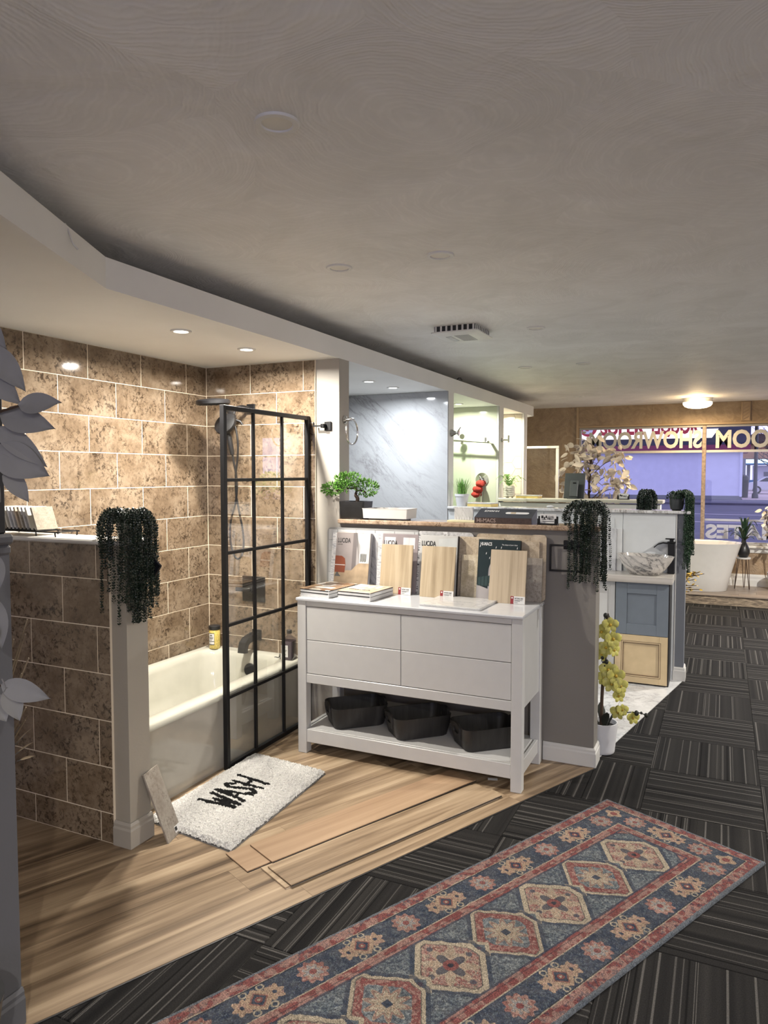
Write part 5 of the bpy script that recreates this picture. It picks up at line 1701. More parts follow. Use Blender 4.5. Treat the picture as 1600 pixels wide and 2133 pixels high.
# samples leaning on the panelled wall above the counter
lboard('white_sample_slab', 'largest white slab leaning behind the veined basin', -1.00, -.708, 1.165, 5.925, plain('white_slab', (.62, .63, .63), .2), .009, z0=.832, y_top=5.948, group='slabs leaning on the panelled wall')
lboard('white_sample_slab', 'tallest thin white slab behind the other slabs', -1.05, -.77, 1.243, 5.938, plain('white_slab_2', (.58, .60, .60), .2), .006, z0=.832, y_top=5.949, group='slabs leaning on the panelled wall')
lboard('marble_sample_slab', 'grey veined slab in front of the white slabs by the basin', -1.02, -.752, 1.165, 5.908, m_marble('soft_grey_marble', (.58, .59, .60), (.40, .40, .41), .4, 1.6, .15, .9, 'obj'), .010, z0=.832, y_top=5.935, group='slabs leaning on the panelled wall')
# tray and cloth on the white sill
def wood_tray(name, label, loc, rot, w, d, h):
    t = thing(name, label, 'sample board', loc, rot)
    MB().cbox(-w, w, -d, d, 0, h * .7, .001).build('core', plain('yellow_core', (.62, .47, .16), .6, vary=.1), t)
    MB().cbox(-w - .002, w + .002, -d - .002, d + .002, h * .7, h, .001).build('face', M_ACRYL, t)
    return t
wood_tray('laminate_sample', 'white sample board with yellow core on the marble sill', (-1.88, 6.035, 1.312), R(-12), .115, .065, .034)
wood_tray('laminate_sample', 'white sample board with yellow core on the far ledge', (-1.86, 7.60, 1.335), R(-5), .12, .07, .034)
tag(MB().ball((0, 0, .010), .03, .025, .011, 10, 6).build('folded_cloth', M_PAPER, None, loc=(-1.30, 6.04, 1.312), smooth=60), 'small crumpled white cloth on the marble sill', 'cloth')

# ------------------------------------------------------------------ third bay: pale shower
M_PALE = m_paint('pale_green_panel', (.56, .58, .47), .12, .02)
MB().cbox(-3.195, SX - .030, 7.530, 7.540, 0, 2.309, .001).build('shower_panel', M_PALE, W3)
MB().cbox(-3.2, -3.19, 6.09, 7.54, 0, 2.309, .001).build('shower_panel', M_PALE, wl)
MB().cbox(-3.195, -2.30, 6.09, 6.098, 0, 2.309, .001).build('shower_panel', M_PALE, W2)
t = thing('glass_shower_door', 'green tinted glass shower door with chrome rollers in the pale bay', 'shower door', (-2.56, 7.42, .06))
MB().box(-.55, .115, -.004, .004, 0, 2.02).build('glass_pane', M_GLASSG, t)
for x in (-.45, .02):
    MB().lathe([(.028, -.012), (.030, 0), (.028, .012)], 18, M=Matrix.Translation((x, -.012, 1.93)) @ Matrix.Rotation(R(90), 4, 'X')).build('roller', M_CHROME, t, smooth=40)
MB().lathe([(.016, 0), (.016, .02)], 14, M=Matrix.Translation((.02, -.004, 1.86)) @ Matrix.Rotation(R(90), 4, 'X')).build('guide_knob', M_CHROME, t, smooth=40)
t = thing('shower_rail', 'slim chrome shower door rail crossing the pale bay', 'rail', (-2.20, 7.40, 1.925))
MB().tube([(-.85, 0, .05), (-.06, 0, 0)], .011, 10).build('bar', M_CHROME, t, smooth=60)
MB().tube([(-.05, 0, 0), (-.05, .13, -.01)], .014, 10).build('bracket', M_CHROME, t, smooth=60)
MB().lathe([(.012, 0), (.012, .05)], 12, c=(-.08, 0, 0)).build('stop', M_CHROME, t, smooth=40)
t = thing('shower_mixer', 'round chrome shower mixer behind the red loofah', 'tap', (-2.355, 7.530, 1.53))
MB().lathe([(.075, 0), (.072, .008), (.03, .016), (.028, .05), (.02, .055)], 28, M=Matrix.Rotation(R(90), 4, 'X')).build('plate', M_CHROME, t, smooth=40)
MB().cbox(-.012, .012, -.06, -.045, -.06, .03, .003).build('lever', M_BLACK, t)
MB().cbox(-.010, .010, -.03, -.010, -.36, -.06, .002).build('riser', M_CHROME, t)
t = thing('red_loofah', 'red knitted loofah hanging from the chrome mixer', 'loofah', (-2.385, 7.46, 1.43))
MRED = plain('red_loofah_knit', (.42, .035, .022), .8, vary=.3, scale=60, bumps=.8)
for k, (x, z, r) in enumerate(((.03, .055, .052), (.005, -.005, .056), (-.018, -.058, .048))):
    m = MB()
    n, mm_ = 14, 8
    rr_ = random.Random(k)
    m.ball((x, 0, z), r, r * .8, r * .72, n, mm_)
    m.v = [(a + rr_.uniform(-.005, .005), b_ + rr_.uniform(-.005, .005), c + rr_.uniform(-.004, .004)) for a, b_, c in m.v]
    m.build('bulb', MRED, t, smooth=60)
MB().tube([(.05, -.01, .09), (.045, -.02, .12), (.03, -.015, .14), (.03, .0, .10)], .003, 6).build('cord', M_PAPER, t, smooth=60)
# chrome hooks on the columns
t = thing('column_hook', 'faceted chrome hook on the marble bay column', 'hook', (SX, 6.02, 1.95))
MB().lathe([(.034, 0), (.030, .012), (.012, .05), (.014, .066)], 8, M=Matrix.Rotation(R(90), 4, 'Y')).build('mount', M_CHROME, t)
MB().lathe([(.024, 0), (.026, .004), (.022, .012)], 16, M=Matrix.Translation((.066, 0, 0)) @ Matrix.Rotation(R(90), 4, 'Y')).build('knob', M_CHROME, t, smooth=40)
MB().tube([(.07, 0, 0), (.075, 0, .03), (.09, 0, .05)], .006, 8).build('prong', M_CHROME, t, smooth=60)
t = thing('column_hook', 'plain chrome hook on the pale bay column', 'hook', (SX, 7.62, 1.955))
MB().lathe([(.024, 0), (.020, .012), (.010, .02), (.010, .075)], 16, M=Matrix.Rotation(R(90), 4, 'Y')).build('mount', M_CHROME, t, smooth=40)
MB().cbox(.07, .088, -.010, .010, -.03, .05, .004).build('prong', M_CHROME, t)
MB().cbox(SX - .030, SX - .004, 7.530, 7.538, 0, 2.309, .002).build('edge_trim', M_TRIMW, W3)

# ------------------------------------------------------------------ fourth wall: cream hexagon tiles
MB().box(-3.195, SX - .03, 8.614, 8.620, 0, 2.309).build('grout_panel', plain('hex_grout', (.30, .27, .22), .8), W4)
M_HEX = plain('cream_hexagon_tile', (.70, .64, .52), .15, vary=.02)
s_ = .088
hx = [(s_ * math.cos(R(60 * i)) * .975, s_ * math.sin(R(60 * i)) * .975) for i in range(6)]
hme = None
for c in range(-1, 7):
    for r_ in range(-1, 17):
        x = SX - .062 - c * s_ * 1.5
        z = .05 + r_ * s_ * 1.732 + (s_ * .866 if c % 2 else 0)
        q = [(x + a, z + b_) for a, b_ in hx]
        for (a, b_, cc) in ((1, 0, SX - .034), (0, 1, 2.305), (0, -1, -1.2)):
            q = clip_poly(q, a, b_, cc)
            if len(q) < 3: break
        if len(q) < 3 or poly_area(q) < 1e-4: continue
        fix_normals(MB().prism(q, 8.607, 8.615, 'y').build('hexagon_tile', M_HEX, W4))
MB().cbox(SX - .030, SX - .002, 8.604, 8.620, 0, 2.309, .002).build('edge_trim', M_TRIMW, W4)

# items on the far ledge
t = thing('computer_monitor', 'black desktop monitor seen from behind on the far ledge', 'monitor', (-1.40, 7.64, 1.335), R(-4))
MB().cbox(-.105, .105, -.010, .012, .0, .268, .003, M=Matrix.Rotation(R(-12), 4, 'X') @ Matrix.Shear('XY', 4, (0, 0))).build('screen_back', M_POTG, t)
MB().cbox(-.040, .040, -.085, -.060, .0, .17, .003, M=Matrix.Translation((.012, .0, 0)) @ Matrix.Rotation(R(-18), 4, 'X')).build('stand', plain('dark_metal', (.075, .08, .085), .4), t)
MB().cbox(-.05, .08, -.09, .03, 0, .006, .002).build('foot', M_POTG, t)
MB().box(-.012, .02, -.0885, -.084, .135, .15, M=Matrix.Rotation(R(-18), 4, 'X') @ Matrix.Translation((.012, 0, 0))).build('logo_plate', M_BLACK, t)
t, c, k = card_holder('small black card holder on the far ledge', (-0.90, 7.58, 1.335), 0, 1.05)
text_mesh('card_lettering', 'FIRST', M_INK, c, k @ on_cover(-.004, .026, -.0027), .020, .0006, .0002, width=.036)
for (x0, x1, z0, z1) in ((-.038, -.024, .034, .050), (-.022, -.010, .030, .046)):
    MB().box(x0, x1, -.0032, -.0024, z0, z1, M=k).build('card_print', M_INK, c)
# framed glass enclosure before the end wall
t = thing('glass_enclosure', 'chrome framed clear glass shower enclosure by the end wall', 'shower enclosure', (-2.14, 9.32, .004))
MB().box(-.25, .22, -.003, .003, .02, 1.92).build('glass_pane', M_GLASS, t)
MB().cbox(-.25, .24, -.010, .010, 1.91, 1.945, .003).build('top_rail', M_CHROME, t)
MB().cbox(.20, .24, -.012, .012, 0, 1.91, .003).build('post', M_CHROME, t)
MB().cbox(-.25, .20, -.010, .010, 0, .02, .003).build('bottom_rail', M_CHROME, t)

# ------------------------------------------------------------------ end wall with the shop window
YF = 10.5
ew = MB()
ew.box(-3.4, -1.86, YF, YF + .2, 0, 2.53).box(2.6, 3.2, YF, YF + .2, 0, 2.53).box(-1.86, 2.6, YF, YF + .2, 0, .66).box(-1.86, 2.6, YF, YF + .2, 2.232, 2.53)
wf = struct(ew.build('wall_far', M_STUCCO))
M_TAN = m_paint('tan_trim_paint', (.33, .235, .145), .4, .05)
for (x0, x1, z0, z1) in ((-1.90, -1.868, 1.20, 2.52), (-1.868, 2.6, 2.236, 2.262),):
    MB().cbox(x0, x1, YF - .022, YF, z0, z1, .004).build('moulding', M_TAN, wf)
MB().cbox(.19, .305, YF - .018, YF, 2.275, 2.52, .003).build('pilaster', M_TAN, wf)
for x in (.20, .285):
    MB().cbox(x, x + .012, YF - .026, YF - .018, 2.285, 2.51, .002).build('pilaster_bead', M_TAN, wf)
for k in range(5):
    z = 2.30 + k * .043
    MB().cbox(-.042, .042, YF - .027, YF - .018, -.005, .005, .002, M=Matrix.Translation((.2475, 0, z + .015)) @ Matrix.Rotation(R(-32), 4, 'Y')).build('carved_bar', M_TAN, wf)
MB().cbox(-1.86, 2.6, YF - .05, YF + .02, .628, .66, .004).build('window_sill', M_TRIMW, wf)
MB().cbox(-1.86, 2.6, YF - .012, YF, .565, .628, .003).build('sill_apron', M_TRIMW, wf)
wn = struct(B('window_1', -1.86, 2.6, YF + .04, YF + .046, .66, 2.232, M_WINGLASS))
for (x0, x1) in ((-.262, -.212), (1.42, 1.47)):
    m = MB().cbox(x0, x1, YF + .0, YF + .05, .66, 2.232, .006)
    m.build('mullion', plain('worn_wood_frame', (.26, .20, .155), .5, vary=.35, scale=30), wn)
for (x0, x1, z0, z1) in ((-1.86, 2.6, 2.205, 2.232), (-1.86, 2.6, .66, .70), (-1.86, -1.83, .70, 2.205)):
    MB().cbox(x0, x1, YF + .005, YF + .05, z0, z1, .003).build('window_frame', plain('grey_window_frame', (.30, .29, .28), .4), wn)
# raised platform with a step edge
pl = struct(B('floor_platform', -2.6, 3.0, 9.60, YF, 0, .118, M_VINYL2))
for k in range(5):
    y0 = 9.585 + k * .183
    for x0, x1 in ((-2.6, -1.2 + .3 * (k % 3)), (-1.2 + .3 * (k % 3), .2 + .2 * (k % 2)), (.2 + .2 * (k % 2), 1.6), (1.6, 3.0)):
        o = MB().cbox(-(x1 - x0) / 2 + .0006, (x1 - x0) / 2 - .0006, -.0908, .0908, 0, .012, .001).build('plank', M_VINYL2, pl)
        o.location = ((x0 + x1) / 2, y0 + .0915, .118)
def m_riser():
    m, nt, b = new_mat('weathered_step_riser')
    v = obj_pos(nt)
    n = noise(nt, mapping(nt, v, scale=(9, 30, 60)), 1.0, 5, .7, .8)
    lk(nt, ramp(nt, n, [(.36, (.06, .045, .035)), (.5, (.20, .155, .11)), (.64, (.38, .30, .21))]), b.inputs['Base Color'])
    b.inputs['Roughness'].default_value = .6
    return m
MB().cbox(-2.6, 3.0, 9.588, 9.60, .002, .118, .002).build('step_riser', m_riser(), pl)
MB().cbox(-2.6, 3.0, 9.572, 9.588, .112, .132, .003).build('step_nosing', M_VINYL2, pl)
struct(baseboard('baseboard_far', [(-1.86, YF), (2.9, YF)], .285, .016, M_TRIMW))
PZ = .130

# free-standing bath
t = thing('freestanding_bathtub', 'white oval freestanding bathtub on the platform by the window', 'bathtub', (-.33, 10.0, PZ))
m = MB(); lo = []
for a, b_, z in ((.40, .26, 0), (.405, .265, .006), (.44, .29, .18), (.50, .32, .40), (.555, .35, .585), (.56, .355, .60), (.54, .335, .60), (.525, .32, .585), (.46, .28, .30), (.38, .22, .12), (.10, .08, .10)):
    lo.append([(a * math.copysign(abs(math.cos(u)) ** .8, math.cos(u)), b_ * math.copysign(abs(math.sin(u)) ** .8, math.sin(u)), z) for u in [2 * math.pi * i / 48 for i in range(48)]])
m.loft(lo)
fix_normals(m.build('shell', M_ACRYL, t, smooth=50))
# hairpin stool with a vase plant
t = thing('hairpin_stool', 'small white round stool with dark hairpin legs beside the bath', 'stool', (.255, 10.20, PZ))
MB().lathe([(.085, .385), (.088, .388), (.088, .402), (.085, .405)], 32).build('seat', M_ACRYL, t, smooth=40)
for a in (80, 200, 320):
    c, s_2 = math.cos(R(a)), math.sin(R(a))
    b0 = Vector((.058 * c, .058 * s_2, .385)); foot = Vector((.098 * c, .098 * s_2, .004)); sd2 = Vector((-s_2, c, 0)) * .024
    MB().tube([tuple(b0 + sd2), tuple(foot + sd2 * .2 + Vector((0, 0, .01))), tuple(foot), tuple(foot - sd2 * .2 + Vector((0, 0, .01))), tuple(b0 - sd2)], .0045, 6).build('hairpin_leg', plain('bronze_leg', (.05, .028, .018), .4), t, smooth=60)
t = thing('vase_plant', 'green spiky leaf plant in a black teardrop vase on the stool', 'plant', (.255, 10.20, PZ + .405))
MB().lathe([(.038, 0), (.052, .006), (.072, .05), (.074, .085), (.055, .14), (.030, .19), (.024, .225), (.027, .235), (.020, .235), (.018, .20)], 28).build('vase', M_POTB, t, smooth=50)
rnd = random.Random(31)
for i in range(20):
    a = i * 2.4; L = rnd.uniform(.16, .30); up = rnd.uniform(.05, .26) if i > 4 else .30
    out = L * (.35 if i < 5 else .85)
    m = MB(); vs = []; fs = []
    c, s_2 = math.cos(a), math.sin(a)
    for k in range(8):
        u = k / 7
        w = .020 * math.sin(math.pi * (u * .9 + .08)) 
        p = Vector((c * out * u, s_2 * out * u, .20 + up * math.sin(u * (1.6 if i < 5 else 2.3))))
        for q in (-1, 0, 1):
            vs.append(tuple(p + Vector((-s_2, c, 0)) * w * q + Vector((0, 0, .006 * abs(q)))))
    for k in range(7):
        for q in range(2):
            z0 = k * 3 + q; fs.append((z0, z0 + 1, z0 + 4, z0 + 3))
    m.add(vs, fs).build('leaf', M_LEAFG, t, smooth=60)
# golden flowering plant near the wall end
t = thing('golden_plant', 'golden yellow leafed artificial plant behind the panelled wall', 'plant', (-.53, 9.0, .0))
MB().lathe([(.08, 0), (.10, .22), (.105, .24), (.09, .24), (.085, .2)], 24).build('pot', M_POTB, t, smooth=40)
rnd = random.Random(6)
lm = leaf_mesh(.045, .02)
lme = None
for i in range(14):
    a = rnd.uniform(-.6, .6); h = rnd.uniform(.24, .50); o_ = rnd.uniform(.20, .38)
    tip = Vector((math.cos(a) * o_, math.sin(a) * o_, h))
    P = catmull([(0, 0, .2), (tip.x * .3, tip.y * .3, .2 + (h - .2) * .7), tuple(tip)], 4)
    st_ = MB().tube(P, .004, 5).build('stem', M_STEM, t, smooth=60)
    for k in range(11):
        p = P[2 + k % 6].lerp(P[min(3 + k % 6, len(P) - 1)], rnd.random())
        if lme is None:
            o = lm.build('leaf', M_LEAFO, st_, smooth=60); lme = o.data
        else:
            o = link('leaf', lme, st_)
        o.location = p; o.rotation_euler = (rnd.uniform(-1, 1), rnd.uniform(-.8, .8), rnd.uniform(0, 6.28))
# white silk tree by the window
t = thing('white_silk_tree', 'full artificial tree with cream white leaves before the shop window', 'tree', (-1.62, 9.95, PZ))
MB().lathe([(.10, 0), (.14, .26), (.145, .28), (.13, .28), (.12, .25)], 24).build('pot', M_POTW, t, smooth=40)
TK = [(0, 0, .2), (.01, 0, .7), (-.005, 0, 1.2), (.02, 0, 1.75)]
MB().tube(catmull(TK), .016, 8).build('trunk', M_STEM, t, smooth=60)
rnd = random.Random(14)
lme = None
lm = leaf_mesh(.125, .066)
cl = [(-.18, 0, 1.75, .14), (-.06, .02, 1.85, .15), (-.16, -.03, 1.55, .17), (-.22, .0, 1.35, .16), (.12, .0, 1.45, .16), (.26, .0, 1.70, .13), (.40, .0, 1.66, .12), (.12, .02, 1.72, .12), (.20, 0, 1.25, .15), (.06, 0, 1.1, .15), (-.18, 0, 1.15, .14), (-.22, -.05, .95, .12), (.30, .02, 1.45, .11), (.38, 0, 1.28, .10), (.28, 0, 1.05, .13), (-.02, -.04, 1.6, .12), (.46, 0, 1.35, .07)]
for (cx, cy, cz, rad) in cl:
    MB().tube(catmull([(.005, 0, max(.7, cz - .25)), (cx * .5, cy * .5, cz - .06), (cx, cy, cz)], 4), .0045, 5).build('branch', M_STEM, t, smooth=60)
    for k in range(17):
        p = Vector((rnd.gauss(0, .55), rnd.gauss(0, .5), rnd.gauss(0, .5))) * rad + Vector((cx, cy, cz))
        if lme is None:
            o = lm.build('leaf', M_LEAFW2, t, smooth=60); lme = o.data
        else:
            o = link('leaf', lme, t)
        o.location = p; o.rotation_euler = (rnd.uniform(-1.2, 1.2), rnd.uniform(-.3, 1.2), rnd.uniform(0, 6.28)); k_ = rnd.uniform(.8, 1.3); o.scale = (k_, k_, k_)
# second white plant at the window's edge
t = thing('white_leaf_sprig', 'white leafed sprig in the corner of the shop window', 'plant', (.62, 10.28, PZ))
MB().lathe([(.07, 0), (.09, .2), (.095, .22), (.08, .22)], 20).build('pot', M_POTW, t, smooth=40)
for i in range(5):
    a = 2.6 + i * .35
    P = catmull([(0, 0, .2), (math.cos(a) * .05, math.sin(a) * .03, .6), (math.cos(a) * .14, -abs(math.sin(a)) * .05, .88 + .04 * i)], 4)
    s3 = MB().tube(P, .004, 5).build('stem', M_STEM, t, smooth=60)
    for k in range(6):
        o = link('leaf', lme, s3); o.location = P[-1 - k % 5] + Vector((rnd.gauss(0, .02), rnd.gauss(0, .02), rnd.gauss(0, .02))); o.rotation_euler = (rnd.uniform(-1.2, 1.2), rnd.uniform(-.5, 1.2), rnd.uniform(0, 6.28)); o.scale = (.8, .8, .8)

# window lettering, read from the street (so mirrored from inside)
M_FILM = plain('cream_window_film', (.62, .60, .50), .5, vary=.03)
M_FILM2 = plain('frosted_window_film', (.50, .52, .60), .5, vary=.03)
def win_text(body, x_right, width, z0, size, mat):
    # text starts at the right end and runs to the left when seen from inside
    Mx = Matrix.Translation((x_right, YF + .052, z0)) @ Matrix.Rotation(R(180), 4, 'Z') @ Matrix.Rotation(R(90), 4, 'X')
    return text_mesh('window_lettering', body, mat, wn, Mx, size, .010, .0005, width=width)
win_text('SHOWROOM', -.268, 1.46, 1.945, .315, M_FILM)
win_text('BATHROOM', 1.36, 1.46, 1.940, .315, M_FILM)
MB().box(-1.83, 2.6, YF + .050, YF + .052, 1.873, 1.905).build('film_stripe', M_FILM, wn)
win_text('ESTIMATES', 1.22, 1.42, .742, .245, M_FILM2)
MB().box(-.21, 1.42, YF + .050, YF + .052, .965, .995).build('film_stripe', M_FILM2, wn)

# ------------------------------------------------------------------ the street outside
M_ASPH = plain('asphalt', (.055, .055, .085), .8, vary=.2, scale=1.0)
M_CONC = plain('pavement', (.30, .27, .30), .8, vary=.1, scale=1.5)
struct(B('ground_street', -40, 60, 10.72, 140, -.40, -.30, M_ASPH))
struct(B('ground_pavement', -40, 60, 10.72, 13.6, -.30, -.16, M_CONC))
struct(B('ground_kerb', -40, 60, 47.5, 54, -.30, -.18, M_ASPH))
struct(B('ground_forecourt', 1.2, 60, 54, 120, -.30, -.17, plain('pale_forecourt', (.42, .34, .32), .8, vary=.15, scale=.6)))
for y in (20.0, 30.5, 36.5):
    tag(B('road_line', -40, 60, y, y + .35, -.299, -.294, M_CONC), {20.0: 'nearest pale line painted along the street', 30.5: 'middle pale line painted along the street', 36.5: 'furthest pale line painted along the street'}[y], 'road marking')
t = thing('shop_building', 'lavender walled liquor shop across the street with red sign', 'building', (0, 54, -.18))
M_LAV = m_paint('lavender_render', (.62, .62, .74), .7, .05, 8)
MB().box(-24, 1.08, 0, 8, 0, 3.25).build('wall', M_LAV, t)
MB().box(-24, 1.12, -.06, 0, 0, .25).build('plinth', M_DGREY, t)
MB().box(1.0, 1.16, -.12, 0, .2, 3.2).build('corner_post', M_LAV, t)
MB().box(-24, 1.6, -.35, 8, 3.25, 3.68).build('fascia_stripe', plain('magenta_fascia', (.20, .03, .07), .6), t)
MB().box(-24, 1.6, -.30, 8, 3.68, 6.2).build('fascia', plain('navy_fascia', (.028, .03, .055), .6), t)
sg = MB().prism([(-9.5, 4.15), (-.75, 4.15), (-.35, 4.75), (-1.45, 4.75), (-1.45, 6.0), (-9.5, 6.0)], -.50, -.32, 'y').build('sign_board', emis('lit_sign_white', (1.0, .93, .86), .75), t)
fix_normals(sg)
M_RSIGN = plain('red_sign_letter', (.42, .02, .03), .5)
text_mesh('sign_lettering', 'SUPER', M_RSIGN, sg, Matrix.Translation((-8.0, -.52, 4.50)) @ Matrix.Rotation(R(90), 4, 'X'), 1.45, .06, .01, width=3.0)
text_mesh('sign_lettering', 'LIQUOR', M_RSIGN, sg, Matrix.Translation((-4.55, -.52, 4.50)) @ Matrix.Rotation(R(90), 4, 'X'), 1.45, .06, .01, width=3.0)
el = [( -8.85 + .62 * math.cos(2 * math.pi * i / 28), 5.0 + .62 * math.sin(2 * math.pi * i / 28)) for i in range(28)]
lg = MB().prism(el, -.56, -.50, 'y').build('sign_emblem', M_RSIGN, sg)
text_mesh('emblem_letter', 'S', M_PAPER, lg, Matrix.Translation((-9.2, -.58, 4.62)) @ Matrix.Rotation(R(90), 4, 'X'), 1.1, .05, .01, width=.7)

t = thing('street_lamp_post', 'dark street lamp post beyond the liquor shop', 'lamp post', (2.05, 57, -.17))
MB().lathe([(.22, 0), (.20, .3), (.13, .4), (.11, 7.5)], 12).build('pole', M_BLACKP, t, smooth=40)
for (x, z, lab) in ((-.35, 6.0, 0), (-.75, 4.05, 0)):
    MB().tube([(0, 0, z), (x, -.2, z + .1)], .05, 6).build('bracket', M_BLACKP, t)
    MB().ball((x, -.25, z), .22, n=12, m=8).build('lamp_globe', emis('street_lamp_glow', (1.0, .78, .45), 9.0), t, smooth=60)
t = thing('fuel_station', 'fuel station with blue canopy and lit sign far down the street', 'fuel station', (6.0, 92, -.17))
M_BLUES = plain('canopy_blue', (.035, .15, .33), .5)
MB().box(-4.3, 12, -2, 6, 2.7, 4.0).build('canopy', M_BLUES, t)
MB().box(-4.2, -.2, -2.1, -2, 2.85, 3.7).build('lit_sign', emis('lit_canopy_sign', (.55, .9, 1.0), 1.4), t)
MB().box(-3.0, -.6, -.5, .5, 0, 2.6).build('pump', plain('pump_white', (.66, .66, .74), .5), t)
MB().box(-1.9, -1.2, -.56, -.5, 1.4, 1.9).build('pump_screen', M_DGREY, t)
for x in (-3.6, 1.5):
    MB().box(x, x + .35, -.4, .0, 0, 2.7).build('column', M_DGREY, t)
MB().box(-3.6, .5, -.6, -.4, 0, 1.0).build('blue_bin', M_BLUES, t)
t = thing('tan_building', 'tan house with brown roof beside the fuel station', 'building', (3.2, 80, -.17))
MB().box(-1.7, 1.2, 0, 5, 3.2, 4.6).build('upper_wall', plain('tan_siding', (.33, .19, .10), .7), t)
MB().box(-1.75, -1.2, 0, 5, 0, 3.2).build('side_wall', M_DGREY, t)
MB().prism([(-2.2, 4.6), (1.7, 4.6), (.2, 5.6), (-.7, 5.6)], -.4, 5.4, 'y').build('roof', M_STEM, t)
tag(MB().lathe([(.14, 0), (.14, 1.35), (.09, 1.42)], 14).build('yellow_bollard', plain('bollard_yellow', (.75, .36, .03), .6), None, loc=(1.55, 62, -.17), smooth=40), 'yellow safety bollard beside the dark bin', 'bollard')
t = thing('litter_bin', 'dark litter bin beside the lavender shop', 'bin', (1.35, 58.5, -.17))
MB().lathe([(.30, 0), (.34, 1.2), (.36, 1.25)], 16).build('body', M_BLACKP, t, smooth=40)
MB().lathe([(.36, 1.25), (.30, 1.55), (.1, 1.65)], 16).build('lid', M_BLACKP, t, smooth=40)
# white car
t = thing('parked_car', 'white car parked by the fuel station', 'car', (4.05, 70, -.17), R(178))
side = [(-2.1, .35), (-2.15, .75), (-1.95, .95), (-1.2, 1.02), (-.55, 1.42), (.75, 1.45), (1.45, 1.05), (2.0, .95), (2.15, .70), (2.1, .35)]
body = MB().prism(side, -.85, .85, 'y').build('body', plain('car_white', (.72, .72, .74), .2), t); fix_normals(body)
gl_ = [(-1.1, 1.04), (-.55, 1.36), (.7, 1.39), (1.25, 1.06)]
MB().prism(gl_, -.86, .86, 'y').build('windows', plain('car_glass', (.03, .035, .05), .1), t)
for x in (-1.35, 1.4):
    for s in (-1, 1):
        w_ = MB().lathe([(.33, -.1), (.34, 0), (.33, .1)], 22, M=Matrix.Translation((x, s * .80, .34)) @ Matrix.Rotation(R(90), 4, 'X')).build('wheel', M_BLACKP, t, smooth=40)
        MB().lathe([(.20, -.115), (.20, .115)], 16, M=Matrix.Translation((x, s * .80, .34)) @ Matrix.Rotation(R(90), 4, 'X')).build('hubcap', M_SILVER, w_)
for x in (2.1, -2.12):
    MB().cbox(x - .08, x + .06, -.82, -.5, .62, .80, .03).build('lamp', M_DGREY, t)
# bare tree
t = thing('bare_tree', 'bare branched winter tree behind the street lamp', 'tree', (3.6, 68, -.17))
rnd = random.Random(3)
MB().tube([(0, 0, 0), (.1, 0, 2), (-.1, 0, 4), (.1, 0, 6)], [.2, .16, .11, .05], 8).build('trunk', M_STEM, t, smooth=60)
for i in range(26):
    a = rnd.uniform(0, 6.28); z = rnd.uniform(2.2, 5.5); L = rnd.uniform(.9, 2.0)
    P = [Vector((0, 0, z))]
    for k in range(4):
        P.append(P[-1] + Vector((math.cos(a) * L / 4 + rnd.uniform(-.15, .15), math.sin(a) * L / 4, L / 4 * rnd.uniform(.3, 1.1))))
    b3 = MB().tube(P, [.05, .04, .03, .02, .01], 5).build('branch', M_STEM, t)
    for k in range(3):
        q = P[1 + k]; d = Vector((rnd.uniform(-.5, .5), rnd.uniform(-.3, .3), rnd.uniform(.1, .6)))
        MB().tube([tuple(q), tuple(q + d * .6), tuple(q + d + Vector((rnd.uniform(-.2, .2), 0, .1)))], [.02, .014, .006], 4).build('twig', M_STEM, b3)
# ------------------------------------------------------------------ patterned runner rug
def grid_mesh(name, P, colr, mat, parent=None):
    """P: (n,m,3) array of points, colr: (n,m,3)"""
    n, m_ = P.shape[:2]
    me = bpy.data.meshes.new(name)
    idx = np.arange(n * m_).reshape(n, m_)
    q = np.stack([idx[:-1, :-1], idx[1:, :-1], idx[1:, 1:], idx[:-1, 1:]], -1).reshape(-1, 4)
    me.vertices.add(n * m_)
    me.vertices.foreach_set('co', P.reshape(-1).astype(np.float32))
    me.loops.add(q.size)
    me.loops.foreach_set('vertex_index', q.reshape(-1).astype(np.int32))
    me.polygons.add(len(q))
    me.polygons.foreach_set('loop_start', (np.arange(len(q)) * 4).astype(np.int32))
    me.update(calc_edges=True)
    at = me.attributes.new('col', 'FLOAT_COLOR', 'POINT')
    c = np.ones((n * m_, 4), np.float32)
    c[:, :3] = colr.reshape(-1, 3)
    at.data.foreach_set('color', c.reshape(-1))
    me.shade_smooth()
    me.materials.append(mat)
    return link(name, me, parent)

rs = np.random.RandomState(11)
def smooth_noise(shape, cells, seed):
    r_ = np.random.RandomState(seed)
    g = r_.rand(cells[0] + 2, cells[1] + 2)
    x = np.linspace(0, cells[0], shape[0]); y = np.linspace(0, cells[1], shape[1])
    xi = x.astype(int); yi = y.astype(int); fx = (x - xi)[:, None]; fy = (y - yi)[None, :]
    a = g[np.ix_(xi, yi)]; b_ = g[np.ix_(xi + 1, yi)]; c = g[np.ix_(xi, yi + 1)]; d = g[np.ix_(xi + 1, yi + 1)]
    return (a * (1 - fx) + b_ * fx) * (1 - fy) + (c * (1 - fx) + d * fx) * fy

